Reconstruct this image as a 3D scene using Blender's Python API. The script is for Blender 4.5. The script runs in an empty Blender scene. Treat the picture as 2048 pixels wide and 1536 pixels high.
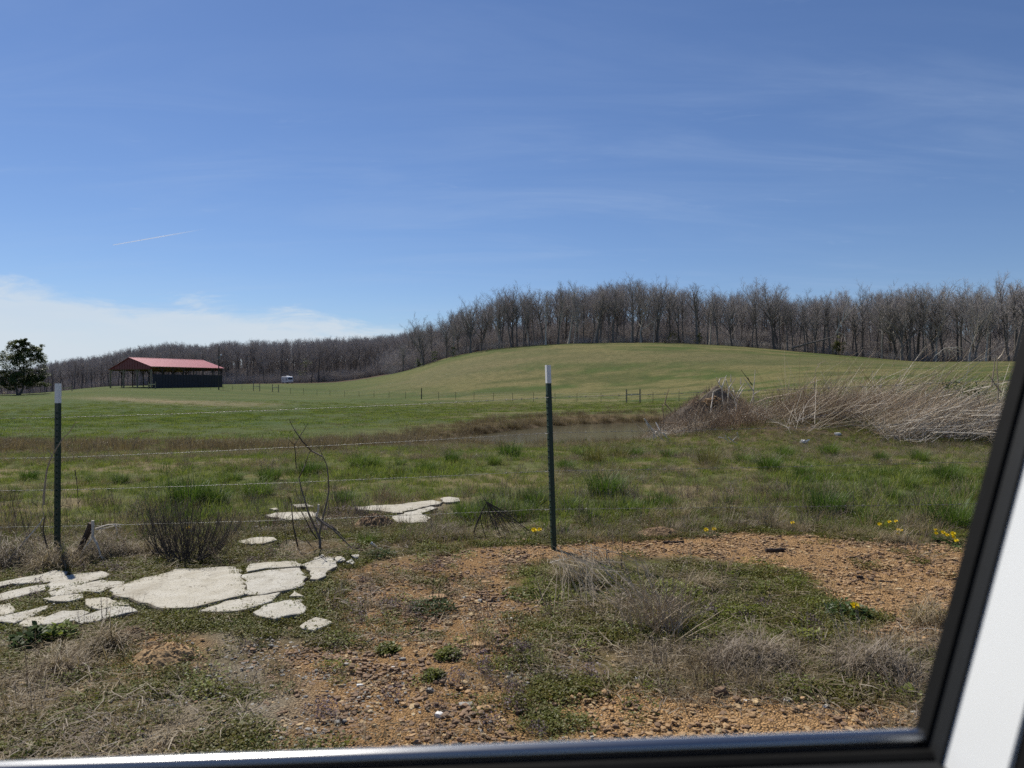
import bpy, math, random
import numpy as np
from mathutils import Vector, Matrix, noise as mnoise

# ------------------------------------------------------------------ camera, sky, sun, exposure
S = bpy.context.scene
COL = S.collection
F, CX, HY, CZ = 1460.0, 1024.0, 768.0, 1.28      # focal length in photo pixels, principal column, horizon row, eye height
cam_d = bpy.data.cameras.new('camera')
cam_d.sensor_width = 36.0
cam_d.lens = 36.0 * F / 2048.0
cam_d.clip_start, cam_d.clip_end = 0.02, 20000
cam_d.dof.use_dof = True
cam_d.dof.focus_distance = 8.0
cam_d.dof.aperture_fstop = 6.8
cam = bpy.data.objects.new('camera', cam_d)
COL.objects.link(cam)
cam.location = (0, 0, CZ)
cam.rotation_euler = (math.radians(90), 0, 0)
S.camera = cam

SUN_EL, SUN_AZ = math.radians(50), math.radians(-36)   # azimuth measured from +Y, negative = to the left
sun_dir = Vector((math.sin(SUN_AZ) * math.cos(SUN_EL), math.cos(SUN_AZ) * math.cos(SUN_EL), math.sin(SUN_EL)))
sun_d = bpy.data.lights.new('sun', 'SUN')
sun_d.energy = 4.5
sun_d.angle = math.radians(0.53)
sun_d.color = (1.0, 0.945, 0.85)
sun = bpy.data.objects.new('sun', sun_d)
COL.objects.link(sun)
sun.rotation_euler = (-sun_dir).to_track_quat('-Z', 'Y').to_euler()

S.view_settings.view_transform = 'Standard'
S.view_settings.look = 'None'
S.view_settings.exposure = 0.38
S.view_settings.gamma = 1.0
S.view_settings.use_curve_mapping = False
try:
    S.cycles.use_denoising = False
    S.cycles.max_bounces = 8
    S.cycles.transparent_max_bounces = 12
    S.cycles.caustics_reflective = False
    S.cycles.caustics_refractive = False
except Exception:
    pass


class NT:
    """small helper round a node tree"""
    def __init__(s, tree):
        s.t = tree

    def n(s, typ, ins=None, **kw):
        nd = s.t.nodes.new(typ)
        for k, v in kw.items():
            setattr(nd, k, v)
        for k, v in (ins or {}).items():
            sock = nd.inputs[k]
            if hasattr(v, 'bl_idname') and v.bl_idname.startswith('NodeSocket'):
                s.t.links.new(v, sock)
            else:
                sock.default_value = v
        return nd

    def math(s, op, a, b=0.0, c=0.0, clamp=False):
        nd = s.n('ShaderNodeMath', {0: a, 1: b, 2: c}, operation=op)
        nd.use_clamp = clamp
        return nd.outputs[0]

    def ss(s, v, lo, hi, a=0.0, b=1.0):
        nd = s.n('ShaderNodeMapRange', {0: v, 1: lo, 2: hi, 3: a, 4: b}, interpolation_type='SMOOTHSTEP')
        return nd.outputs[0]

    def mix(s, f, a, b, blend='MIX'):
        nd = s.n('ShaderNodeMix', data_type='RGBA', blend_type=blend)
        for i, v in ((0, f), (6, a), (7, b)):
            if hasattr(v, 'bl_idname'):
                s.t.links.new(v, nd.inputs[i])
            else:
                nd.inputs[i].default_value = v if i == 0 else (tuple(v) + (1,))[:4]
        return nd.outputs[2]

    def noise(s, vec, scale, detail=3.0, rough=0.55, dist=0.0):
        nd = s.n('ShaderNodeTexNoise', {'Scale': scale, 'Detail': detail, 'Roughness': rough, 'Distortion': dist})
        if vec is not None:
            s.t.links.new(vec, nd.inputs['Vector'])
        return nd.outputs[0]


world = bpy.data.worlds.new('World')
S.world = world
world.use_nodes = True
wt = NT(world.node_tree)
for nd in list(world.node_tree.nodes):
    world.node_tree.nodes.remove(nd)
sky = wt.n('ShaderNodeTexSky', sky_type='NISHITA')
sky.sun_disc = False
sky.sun_elevation = SUN_EL
sky.sun_rotation = SUN_AZ
sky.altitude = 200
sky.air_density = 1.0
sky.dust_density = 0.12
sky.ozone_density = 2.2
tc = wt.n('ShaderNodeTexCoord')
sx = wt.n('ShaderNodeSeparateXYZ', {0: tc.outputs['Generated']})
dx, dy, dz = sx.outputs[0], sx.outputs[1], sx.outputs[2]
# cirrus on a flat layer high above
inv = wt.math('DIVIDE', 1.0, wt.math('ADD', wt.math('MAXIMUM', dz, 0.0), 0.12))
pl = wt.n('ShaderNodeCombineXYZ', {0: wt.math('MULTIPLY', dx, inv), 1: wt.math('MULTIPLY', dy, inv), 2: 0.0}).outputs[0]
mp = wt.n('ShaderNodeMapping', {'Vector': pl, 'Rotation': (0, 0, math.radians(-24)), 'Scale': (0.55, 1.9, 1.0)}).outputs[0]
cir = wt.noise(mp, 1.6, 7.0, 0.6, 0.7)
big = wt.noise(pl, 0.55, 2.0, 0.5)
cirm = wt.math('MULTIPLY', wt.ss(cir, 0.38, 0.80), wt.ss(big, 0.28, 0.62))
low = wt.math('MULTIPLY', wt.ss(dz, 0.0, 0.06), wt.ss(dz, 0.55, 0.22, 0.3, 1.0))
cirm = wt.math('MULTIPLY', wt.math('MULTIPLY', cirm, low), 0.26)
# small wisps
wsp = wt.noise(wt.n('ShaderNodeMapping', {'Vector': pl, 'Rotation': (0, 0, math.radians(-12)), 'Scale': (1.0, 2.2, 1.0)}).outputs[0], 2.6, 8.0, 0.66, 0.4)
wspm = wt.math('MULTIPLY', wt.ss(wsp, 0.60, 0.80), 0.16)
cirm = wt.math('ADD', cirm, wspm, clamp=True)
# low bank of cloud on the left horizon
edge = wt.noise(wt.n('ShaderNodeMapping', {'Vector': tc.outputs['Generated'], 'Scale': (6.0, 6.0, 24.0)}).outputs[0], 1.6, 7.0, 0.64, 0.5)
top = wt.math('ADD', wt.math('MULTIPLY', wt.math('MINIMUM', dx, 0.05), -0.070), 0.063)
rel = wt.math('SUBTRACT', wt.math('ADD', dz, wt.math('MULTIPLY', wt.math('SUBTRACT', edge, 0.5), 0.10)), top)
bank = wt.math('MULTIPLY', wt.ss(rel, 0.016, -0.016), wt.ss(dx, -0.09, -0.19))
thin = wt.noise(wt.n('ShaderNodeMapping', {'Vector': tc.outputs['Generated'], 'Scale': (4.0, 4.0, 22.0)}).outputs[0], 1.3, 4.0, 0.5)
bank = wt.math('MULTIPLY', bank, wt.ss(thin, 0.25, 0.65, 0.74, 0.97))
bank = wt.math('MULTIPLY', bank, wt.ss(dz, -0.03, 0.0))
skyc = wt.mix(1.0, sky.outputs[0], (0.475, 0.545, 0.69), 'MULTIPLY')
c1 = wt.mix(cirm, skyc, (3.4, 4.3, 5.9))
c2 = wt.mix(bank, c1, (4.9, 5.5, 6.1))
bg = wt.n('ShaderNodeBackground', {'Color': c2, 'Strength': 0.1})
wo = wt.n('ShaderNodeOutputWorld', {'Surface': bg.outputs[0]})

# ------------------------------------------------------------------ helpers
R = random.Random(7)
NPR = np.random.default_rng(11)


def W(px, py, d):
    """the point seen at photo pixel (px, py) that stands d metres away"""
    return Vector(((px - CX) / F * d, d, CZ - (py - HY) / F * d))


def flat(px, py, z=0.0):
    d = F * (CZ - z) / (py - HY)
    return ((px - CX) / F * d, d)


def vnoise(x, y, seed=0):
    """smooth value noise on numpy arrays, 0..1"""
    xi, yi = np.floor(x).astype(np.int64), np.floor(y).astype(np.int64)
    fx, fy = x - xi, y - yi
    fx, fy = fx * fx * (3 - 2 * fx), fy * fy * (3 - 2 * fy)

    def h(a, b):
        n = (a * 374761393 + b * 668265263 + seed * 974634777) & 0x7fffffff
        n = ((n ^ (n >> 13)) * 1274126177) & 0x7fffffff
        return ((n ^ (n >> 16)) & 0xffff) / 65535.0
    a, b, c, d = h(xi, yi), h(xi + 1, yi), h(xi, yi + 1), h(xi + 1, yi + 1)
    return (a * (1 - fx) + b * fx) * (1 - fy) + (c * (1 - fx) + d * fx) * fy


def fbm(x, y, seed=0, o=4):
    t, a, s = 0, 1.0, 0
    for i in range(o):
        t = t + a * vnoise(x * 2 ** i, y * 2 ** i, seed + i * 17)
        s += a
        a *= 0.55
    return t / s


def sstep(v, lo, hi):
    t = np.clip((v - lo) / (hi - lo), 0, 1)
    return t * t * (3 - 2 * t)


def sdf(P, x, y):
    """signed distance to a polygon (negative inside)"""
    P = np.asarray(P, float)
    d = np.full(np.shape(x), 1e9)
    ins = np.zeros(np.shape(x), bool)
    for i in range(len(P)):
        ax, ay = P[i - 1]
        bx, by = P[i]
        ex, ey = bx - ax, by - ay
        t = np.clip(((x - ax) * ex + (y - ay) * ey) / (ex * ex + ey * ey + 1e-12), 0, 1)
        d = np.minimum(d, (x - ax - t * ex) ** 2 + (y - ay - t * ey) ** 2)
        c = ((ay > y) != (by > y)) & (x < (bx - ax) * (y - ay) / (by - ay + 1e-12) + ax)
        ins ^= c
    d = np.sqrt(d)
    return np.where(ins, -d, d)


# ------------------------------------------------------------------ terrain heights
WZ = -0.95   # pond level
T_PX = [-700, 0, 250, 500, 650, 800, 900, 1000, 1150, 1300, 1450, 1600, 1750, 1850, 2000, 2700]
T_D = {
    12:  [924] * 16,
    18:  [901, 900, 899, 898, 897, 896, 896, 896, 896, 895, 893, 892, 892, 892, 892, 892],
    27:  [879, 880, 881, 884, 885, 886, 886, 886, 886, 882, 874, 868, 866, 866, 866, 866],
    42:  [850, 850, 848, 845, 843, 840, 838, 836, 831, 828, 824, 820, 816, 813, 808, 800],
    70:  [828, 828, 825, 822, 820, 820, 818, 816, 815, 812, 806, 796, 787, 782, 775, 760],
    100: [812, 812, 806, 806, 807, 809, 808, 807, 806, 802, 791, 776, 763, 758, 750, 735],
    140: [796, 795, 788, 793, 797, 795, 791, 786, 778, 768, 756, 743, 737, 736, 732, 725],
    180: [790, 789.5, 776, 779, 785, 772, 752, 738, 722, 714, 712, 716, 722, 726, 724, 722],
    220: [795, 792, 771.5, 771, 774, 755, 726, 707, 694, 690, 694, 705, 717, 723.5, 722.5, 722],
    250: [800, 797, 772, 768, 766.5, 745, 714, 697, 687, 685, 691, 703, 715, 722, 722, 722],
    300: [808, 805, 776, 768.5, 766, 744, 713, 696, 686, 684, 690, 702, 713, 719, 719, 719],
    360: [800, 795, 770, 764, 760, 740, 710, 693, 684, 682, 688, 699, 708, 712, 712, 712],
    460: [775, 770, 752, 744, 740, 730, 706, 691, 683, 681, 686, 695, 700, 702, 702, 702],
    700: [760, 757, 745, 738, 735, 728, 706, 696, 690, 690, 692, 698, 700, 704, 704, 704],
    2000: [762] * 16,
}


def _pchip(x, y, q):
    x, y = np.asarray(x, float), np.asarray(y, float)
    h = np.diff(x)
    dl = np.diff(y) / h
    m = np.zeros_like(y)
    for i in range(1, len(x) - 1):
        if dl[i - 1] * dl[i] > 0:
            w1, w2 = 2 * h[i] + h[i - 1], h[i] + 2 * h[i - 1]
            m[i] = (w1 + w2) / (w1 / dl[i - 1] + w2 / dl[i])
    m[0], m[-1] = dl[0], dl[-1]
    i = np.clip(np.searchsorted(x, q) - 1, 0, len(h) - 1)
    t = (q - x[i]) / h[i]
    return ((1 + 2 * t) * (1 - t) ** 2 * y[i] + t * (1 - t) ** 2 * h[i] * m[i]
            + t * t * (3 - 2 * t) * y[i + 1] + t * t * (t - 1) * h[i] * m[i + 1])


_qp = np.linspace(-700, 2700, 273)
_ld = np.log(np.array(sorted(T_D)))
_rows = np.array([_pchip(T_PX, T_D[k], _qp) for k in sorted(T_D)])
_ql = np.linspace(_ld[0], _ld[-1], 240)
_tab = np.array([_pchip(_ld, _rows[:, j], _ql) for j in range(len(_qp))]).T   # [depth, column]
for _ in range(3):
    _tab[1:-1] = 0.25 * _tab[:-2] + 0.5 * _tab[1:-1] + 0.25 * _tab[2:]
    _tab[:, 1:-1] = 0.25 * _tab[:, :-2] + 0.5 * _tab[:, 1:-1] + 0.25 * _tab[:, 2:]

POND_PX = [(835, 889), (890, 878), (960, 868), (1050, 857), (1100, 852), (1180, 848), (1262, 845.5), (1340, 846), (1400, 852),
           (1390, 866), (1330, 876), (1260, 884), (1180, 890), (1080, 893), (950, 893)]
POND = [flat(a, b, WZ) for a, b in POND_PX]


def height(x, y):
    x, y = np.asarray(x, float), np.asarray(y, float)
    yy = np.maximum(y, 12.0)
    px = np.clip(CX + F * x / np.maximum(yy, 1e-3), -699, 2699)
    ld = np.clip(np.log(yy), _ql[0], _ql[-1] - 1e-6)
    a = (ld - _ql[0]) / (_ql[1] - _ql[0])
    b = (px - _qp[0]) / (_qp[1] - _qp[0])
    i, j = a.astype(int), np.clip(b.astype(int), 0, len(_qp) - 2)
    i = np.clip(i, 0, len(_ql) - 2)
    fa, fb = a - i, b - j
    s = (_tab[i, j] * (1 - fa) * (1 - fb) + _tab[i + 1, j] * fa * (1 - fb) + _tab[i, j + 1] * (1 - fa) * fb + _tab[i + 1, j + 1] * fa * fb)
    far = CZ - (s - HY) / F * yy
    near = -0.11 * sstep(-x, 1.2, 4.5) + 0.035 * (fbm(x * 1.1, y * 1.1, 5) - 0.5) + 0.03 * sstep(x, 0.5, 3) * sstep(y, 4.5, 5.6)
    z = near + (far - near) * sstep(y, 9.0, 14.0)
    z = z + 0.10 * (fbm(x * 0.45, y * 0.45, 9, 3) - 0.5) * sstep(y, 6.5, 11) * (1 - sstep(y, 60, 120))
    # bank under the dead weeds on the right
    e = ((x - 8.6) / 4.6) ** 2 + ((y - 19.5) / 2.9) ** 2
    z = z + 0.75 * np.exp(-e * 1.3)
    # pond basin
    near_pond = (y > 18) & (y < 60) & (np.abs(x) < 30)
    if np.any(near_pond):
        sd = np.full(z.shape, 50.0)
        if z.ndim == 0:
            sd = sdf(POND, x, y)
        else:
            sd[near_pond] = sdf(POND, x[near_pond], y[near_pond])
        sd = sd + 0.5 * (fbm(x * 0.9, y * 0.9, 31, 3) - 0.5)
        z = np.where(sd < 1.6, np.maximum(z, WZ + 0.10), z)
        zin = WZ + 0.22 * np.clip(sd, -3, 0.5)
        z = np.where(sd < 0.5, np.minimum(z, zin), z)
        z = np.where((sd >= 0.5) & (sd < 4.5), np.minimum(z, WZ + 0.11 + (sd - 0.5) * 0.16), z)
    return z


def hz(x, y):
    return float(height(np.array([x]), np.array([y]))[0])


_dd = np.exp(np.linspace(math.log(1.6), math.log(900), 2600))


def G(px, py):
    """ground point seen at a photo pixel"""
    x, z = (px - CX) / F * _dd, CZ - (py - HY) / F * _dd
    k = np.nonzero(z <= height(x, _dd))[0]
    d = _dd[k[0]] if len(k) else 300.0
    x = (px - CX) / F * d
    return Vector((x, d, hz(x, d)))


# ------------------------------------------------------------------ zones of the near ground (plan polygons)
def zone(pts):
    return [flat(a, b) for a, b in pts]


Z_DIRT = [zone([(960, 1094), (1230, 1085), (1480, 1066), (1700, 1085), (2150, 1118), (2150, 1250), (1800, 1240), (1650, 1200), (1590, 1150), (1450, 1122), (1300, 1114), (1150, 1120), (1000, 1122)]),
          zone([(1080, 1408), (1250, 1378), (1500, 1396), (1700, 1402), (2200, 1430), (2200, 1540), (1700, 1530), (1150, 1500)]),
          zone([(1700, 1260), (1850, 1240), (2100, 1250), (2100, 1330), (1800, 1322), (1690, 1300)])]
Z_BROWN = [zone([(605, 1185), (700, 1140), (860, 1104), (1030, 1094), (1085, 1120), (1030, 1180), (1080, 1250), (1020, 1340), (900, 1365), (760, 1310), (640, 1275)]),
           zone([(560, 1290), (850, 1310), (1000, 1370), (1090, 1420), (1120, 1560), (600, 1560), (640, 1400)]),
           zone([(215, 1280), (300, 1240), (400, 1290), (380, 1340), (270, 1350)])]
Z_GRAVEL = [zone([(400, 1225), (520, 1225), (640, 1290), (700, 1400), (720, 1530), (250, 1560), (170, 1480), (330, 1400), (420, 1320)]),
            zone([(0, 1165), (130, 1150), (240, 1155), (250, 1250), (0, 1280), (-150, 1260)]),
            zone([(480, 1060), (560, 1030), (760, 1020), (900, 1005), (880, 1050), (700, 1075), (560, 1095)])]
Z_STRAW = [zone([(-200, 1290), (150, 1290), (200, 1380), (330, 1450), (300, 1600), (-200, 1600)])]
Z_LUSH = [zone([(890, 1050), (900, 1010), (1000, 985), (1190, 1000), (1330, 1005), (1420, 1050), (1200, 1055), (1000, 1060)]),
          zone([(1560, 960), (2100, 940), (2100, 1060), (1900, 1060), (1720, 1060), (1560, 1030)]),
          zone([(280, 960), (450, 950), (470, 1040), (300, 1040)]),
          zone([(560, 955), (700, 935), (960, 925), (940, 955), (650, 970)])]
Z_GREENCOVER = [zone([(1030, 1150), (1110, 1140), (1400, 1130), (1640, 1160), (1600, 1260), (1480, 1290), (1300, 1250), (1150, 1230), (1060, 1200)])]
Z_REED = [(-26, 15.5), (-9, 15.2), (-4.2, 16.0), (-2.6, 20), (-3.6, 27), (-9, 24.5), (-26, 23.5)]


def swath(x, y):
    """pale worn ground below the barn"""
    px = CX + F * x / np.maximum(y, 1)
    u = np.clip((px - 150) / 330, 0, 1)
    c = 128 - 36 * u ** .8
    w = 5.5 + 6.5 * u
    s = np.exp(-((y - c) / w) ** 2) * sstep(px, 110, 240) * (1 - sstep(px, 470, 620))
    return np.clip(s * (.45 + 1.1 * fbm(x * .16, y * .3, 141, 4)), 0, 1)


def zones(x, y):
    wob = 0.22 * (fbm(x * 2.2, y * 2.2, 3) - 0.5)
    m = {}

    def u(pl, soft, w=1.0):
        s = np.full(np.shape(x), 99.0)
        for P in pl:
            s = np.minimum(s, sdf(P, x, y))
        return sstep(-(s + wob * w), -soft, soft)
    m['dirt'] = u(Z_DIRT, 0.10)
    m['brown'] = u(Z_BROWN, 0.16)
    m['gravel'] = u(Z_GRAVEL, 0.14)
    m['straw'] = u(Z_STRAW, 0.25)
    m['lush'] = u(Z_LUSH, 0.25, 2)
    m['cover'] = u(Z_GREENCOVER, 0.15)
    sr = sdf(Z_REED, x, y) + 1.6 * (fbm(x * 0.5, y * 0.5, 77, 3) - 0.5)
    m['reed'] = sstep(-sr, -0.5, 0.5)
    sp = sdf(POND, x, y)
    m['pond'] = sp
    m['bank'] = sstep(-(sp + 3.0 * (fbm(x * 0.4, y * 0.4, 78, 3) - 0.5)), -4.2, -1.2) * sstep(y, 24, 28)
    return m


# ------------------------------------------------------------------ materials
def new_mat(name):
    m = bpy.data.materials.new(name)
    m.use_nodes = True
    t = m.node_tree
    for nd in list(t.nodes):
        t.nodes.remove(nd)
    return m, NT(t)


def finish(k, sh):
    k.n('ShaderNodeOutputMaterial', {'Surface': sh})


def mat_basic(name, c, rough=0.6, var=0.25, scale=30.0, metal=0.0, bump=0.0, c2=None, spec=0.5, detail=4.0):
    """a solid with mottled colour and a little relief"""
    m, k = new_mat(name)
    tcn = k.n('ShaderNodeTexCoord').outputs['Object']
    f = k.noise(tcn, scale, detail, 0.6)
    f2 = k.noise(tcn, scale * 0.17, 2.0)
    c2 = c2 or tuple(v * (1 - var) for v in c)
    col = k.mix(k.ss(f, 0.3, 0.7), c, c2)
    col = k.mix(k.ss(f2, 0.35, 0.7, 0.0, 0.5), col, tuple(v * (1 - var * 0.6) for v in c2))
    b = k.n('ShaderNodeBsdfPrincipled', {'Base Color': col, 'Roughness': rough, 'Metallic': metal, 'Specular IOR Level': spec})
    if bump:
        bp = k.n('ShaderNodeBump', {'Strength': bump, 'Distance': 0.02, 'Height': f})
        k.t.links.new(bp.outputs[0], b.inputs['Normal'])
    finish(k, b.outputs[0])
    return m


def mat_leaf(name, c, c2, trans=0.35, rough=0.5, gloss=0.03):
    """thin plant matter: differs from plant to plant, lets light through"""
    m, k = new_mat(name)
    oi = k.n('ShaderNodeObjectInfo')
    geo = k.n('ShaderNodeNewGeometry')
    rnd = k.math('FRACT', k.math('ADD', oi.outputs['Random'], k.math('MULTIPLY', geo.outputs['Random Per Island'], 0.55)))
    col = k.mix(rnd, c, c2)
    d = k.n('ShaderNodeBsdfDiffuse', {'Color': col})
    tr = k.n('ShaderNodeBsdfTranslucent', {'Color': k.mix(1.0, col, (1.0, 1.0, 0.7), 'MULTIPLY')})
    g = k.n('ShaderNodeBsdfGlossy', {'Color': (0.6, 0.6, 0.6, 1), 'Roughness': rough})
    a = k.n('ShaderNodeMixShader', {0: trans, 1: d.outputs[0], 2: tr.outputs[0]})
    b = k.n('ShaderNodeMixShader', {0: gloss, 1: a.outputs[0], 2: g.outputs[0]})
    finish(k, b.outputs[0])
    return m


def mat_stone(name, c, c2, rough=0.8):
    m, k = new_mat(name)
    geo = k.n('ShaderNodeNewGeometry')
    oi = k.n('ShaderNodeObjectInfo')
    tcn = k.n('ShaderNodeTexCoord').outputs['Object']
    rnd = k.math('FRACT', k.math('ADD', oi.outputs['Random'], geo.outputs['Random Per Island']))
    col = k.mix(rnd, c, c2)
    f = k.noise(tcn, 60.0, 4.0, 0.6)
    col = k.mix(k.ss(f, 0.35, 0.7, 0.0, 0.55), col, tuple(v * 0.5 for v in c))
    b = k.n('ShaderNodeBsdfPrincipled', {'Base Color': col, 'Roughness': rough, 'Specular IOR Level': 0.3})
    bp = k.n('ShaderNodeBump', {'Strength': 0.5, 'Distance': 0.01, 'Height': f})
    k.t.links.new(bp.outputs[0], b.inputs['Normal'])
    finish(k, b.outputs[0])
    return m


M = {}
M['grass'] = mat_leaf('grass_green', (0.145, 0.20, 0.036), (0.22, 0.235, 0.068), 0.45)
M['grass_dark'] = mat_leaf('grass_dark', (0.065, 0.118, 0.018), (0.115, 0.16, 0.03), 0.42)
M['grass_field'] = mat_leaf('grass_field', (0.125, 0.18, 0.03), (0.19, 0.21, 0.06), 0.5)
M['lush'] = mat_leaf('lush_grass', (0.085, 0.145, 0.024), (0.13, 0.175, 0.042), 0.4)
M['lush_dark'] = mat_leaf('lush_grass_dark', (0.05, 0.098, 0.016), (0.085, 0.135, 0.026), 0.4)
M['dry'] = mat_leaf('dry_grass', (0.36, 0.29, 0.185), (0.21, 0.165, 0.11), 0.3)
M['dry_grey'] = mat_leaf('dry_grey', (0.30, 0.25, 0.19), (0.17, 0.135, 0.11), 0.2)
M['thatch'] = mat_leaf('thatch', (0.27, 0.215, 0.13), (0.17, 0.13, 0.08), 0.25)
M['reed'] = mat_leaf('brown_reed', (0.135, 0.105, 0.066), (0.22, 0.175, 0.112), 0.3)
M['sedge'] = mat_leaf('dark_sedge', (0.055, 0.040, 0.024), (0.10, 0.072, 0.042), 0.2)
M['rush'] = mat_leaf('olive_rush', (0.11, 0.115, 0.035), (0.18, 0.15, 0.055), 0.3)
M['weedleaf'] = mat_leaf('weed_leaf', (0.105, 0.128, 0.022), (0.165, 0.165, 0.038), 0.4)
M['weedolive'] = mat_leaf('weed_olive', (0.165, 0.142, 0.035), (0.105, 0.10, 0.026), 0.35)
M['weedbright'] = mat_leaf('weed_bright', (0.235, 0.245, 0.045), (0.15, 0.19, 0.03), 0.4)
M['leafdark'] = mat_leaf('leaf_dark', (0.032, 0.058, 0.014), (0.055, 0.088, 0.022), 0.25)
M['purple'] = mat_leaf('henbit', (0.15, 0.10, 0.13), (0.10, 0.075, 0.075), 0.3)
M['yellow'] = mat_leaf('dandelion_yellow', (0.88, 0.70, 0.02), (0.84, 0.62, 0.015), 0.3)
M['stalk'] = mat_leaf('dead_stalk', (0.64, 0.55, 0.42), (0.40, 0.33, 0.25), 0.3)
M['stalk_dark'] = mat_leaf('dead_stalk_dark', (0.30, 0.21, 0.14), (0.42, 0.31, 0.205), 0.2)
M['twig'] = mat_basic('twig_bark', (0.085, 0.066, 0.05), 0.85, 0.4, 40)
M['palewood'] = mat_basic('pale_wood', (0.70, 0.63, 0.53), 0.8, 0.35, 40, bump=0.3)
M['greybark'] = mat_basic('grey_bark', (0.20, 0.165, 0.13), 0.9, 0.45, 25, bump=0.4)
M['logbark'] = mat_basic('log_bark', (0.075, 0.05, 0.035), 0.9, 0.45, 30, bump=0.5)
M['white'] = mat_basic('white_litter', (0.82, 0.82, 0.80), 0.6, 0.12, 20)
M['post_green'] = mat_basic('green_steel', (0.016, 0.046, 0.030), 0.42, 0.35, 30, spec=0.45)
M['post_white'] = mat_basic('white_steel', (0.80, 0.80, 0.78), 0.45, 0.1, 40)
M['wire'] = mat_basic('galvanised_wire', (0.25, 0.25, 0.24), 0.6, 0.3, 60, metal=0.75)
M['oldwood'] = mat_basic('weathered_timber', (0.32, 0.27, 0.18), 0.85, 0.35, 12)
M['rail'] = mat_basic('new_timber_rail', (0.62, 0.56, 0.32), 0.8, 0.2, 12)
M['darkpost'] = mat_basic('dark_post', (0.05, 0.045, 0.035), 0.8, 0.3, 12)
M['bark_far'] = mat_leaf('woodland_bark', (0.10, 0.091, 0.083), (0.20, 0.183, 0.168), 0.0, gloss=0.0)
M['twig_far'] = mat_leaf('woodland_twigs', (0.43, 0.395, 0.37), (0.31, 0.282, 0.262), 0.0, gloss=0.0)
M['bark_pale'] = mat_leaf('pale_bark', (0.50, 0.46, 0.40), (0.34, 0.31, 0.27), 0.0, gloss=0.0)
M['evergreen'] = mat_leaf('evergreen_leaf', (0.06, 0.092, 0.03), (0.115, 0.135, 0.05), 0.3, 0.45, 0.05)
M['tan_leaf'] = mat_leaf('tan_leaf', (0.17, 0.125, 0.075), (0.11, 0.10, 0.05), 0.25)
M['ivy'] = mat_leaf('yellow_green_leaf', (0.095, 0.115, 0.035), (0.15, 0.155, 0.05), 0.3)
M['stone_orange'] = mat_stone('stone_orange', (0.44, 0.285, 0.145), (0.29, 0.18, 0.09))
M['stone_tan'] = mat_stone('stone_tan', (0.50, 0.37, 0.20), (0.33, 0.22, 0.12))
M['stone_brown'] = mat_stone('stone_brown', (0.27, 0.17, 0.10), (0.16, 0.105, 0.065))
M['stone_grey'] = mat_stone('stone_grey', (0.36, 0.345, 0.315), (0.21, 0.20, 0.18))
M['stone_white'] = mat_stone('stone_white', (0.74, 0.73, 0.70), (0.60, 0.59, 0.56))
M['soil'] = mat_basic('loose_soil', (0.46, 0.30, 0.145), 0.95, 0.45, 22, bump=0.7, detail=7)
M['soil_brown'] = mat_basic('loose_brown_soil', (0.26, 0.165, 0.085), 0.95, 0.45, 22, bump=0.7, detail=7)
M['heap_soil'] = mat_basic('weedy_soil', (0.14, 0.108, 0.078), 0.95, 0.45, 12, bump=0.6)
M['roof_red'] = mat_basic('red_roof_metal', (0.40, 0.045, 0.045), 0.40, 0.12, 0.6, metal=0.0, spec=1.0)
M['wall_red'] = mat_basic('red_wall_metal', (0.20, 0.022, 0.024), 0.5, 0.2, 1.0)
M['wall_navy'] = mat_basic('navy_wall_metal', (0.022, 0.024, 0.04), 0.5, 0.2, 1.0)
M['rv_white'] = mat_basic('motorhome_paint', (0.80, 0.80, 0.79), 0.3, 0.08, 2.0)
M['glass_dark'] = mat_basic('dark_glass', (0.015, 0.02, 0.022), 0.1, 0.2, 3.0)
M['rubber'] = mat_basic('black_rubber', (0.006, 0.006, 0.006), 0.8, 0.3, 80, spec=0.12)
M['trim_grey'] = mat_basic('grey_plastic_trim', (0.010, 0.011, 0.012), 0.65, 0.2, 120, spec=0.25)
M['trim_gloss'] = mat_basic('window_trim', (0.34, 0.345, 0.35), 0.27, 0.05, 3, metal=1.0)
M['car_white'] = mat_basic('car_white_paint', (0.71, 0.72, 0.71), 0.35, 0.03, 6.0)


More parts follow.
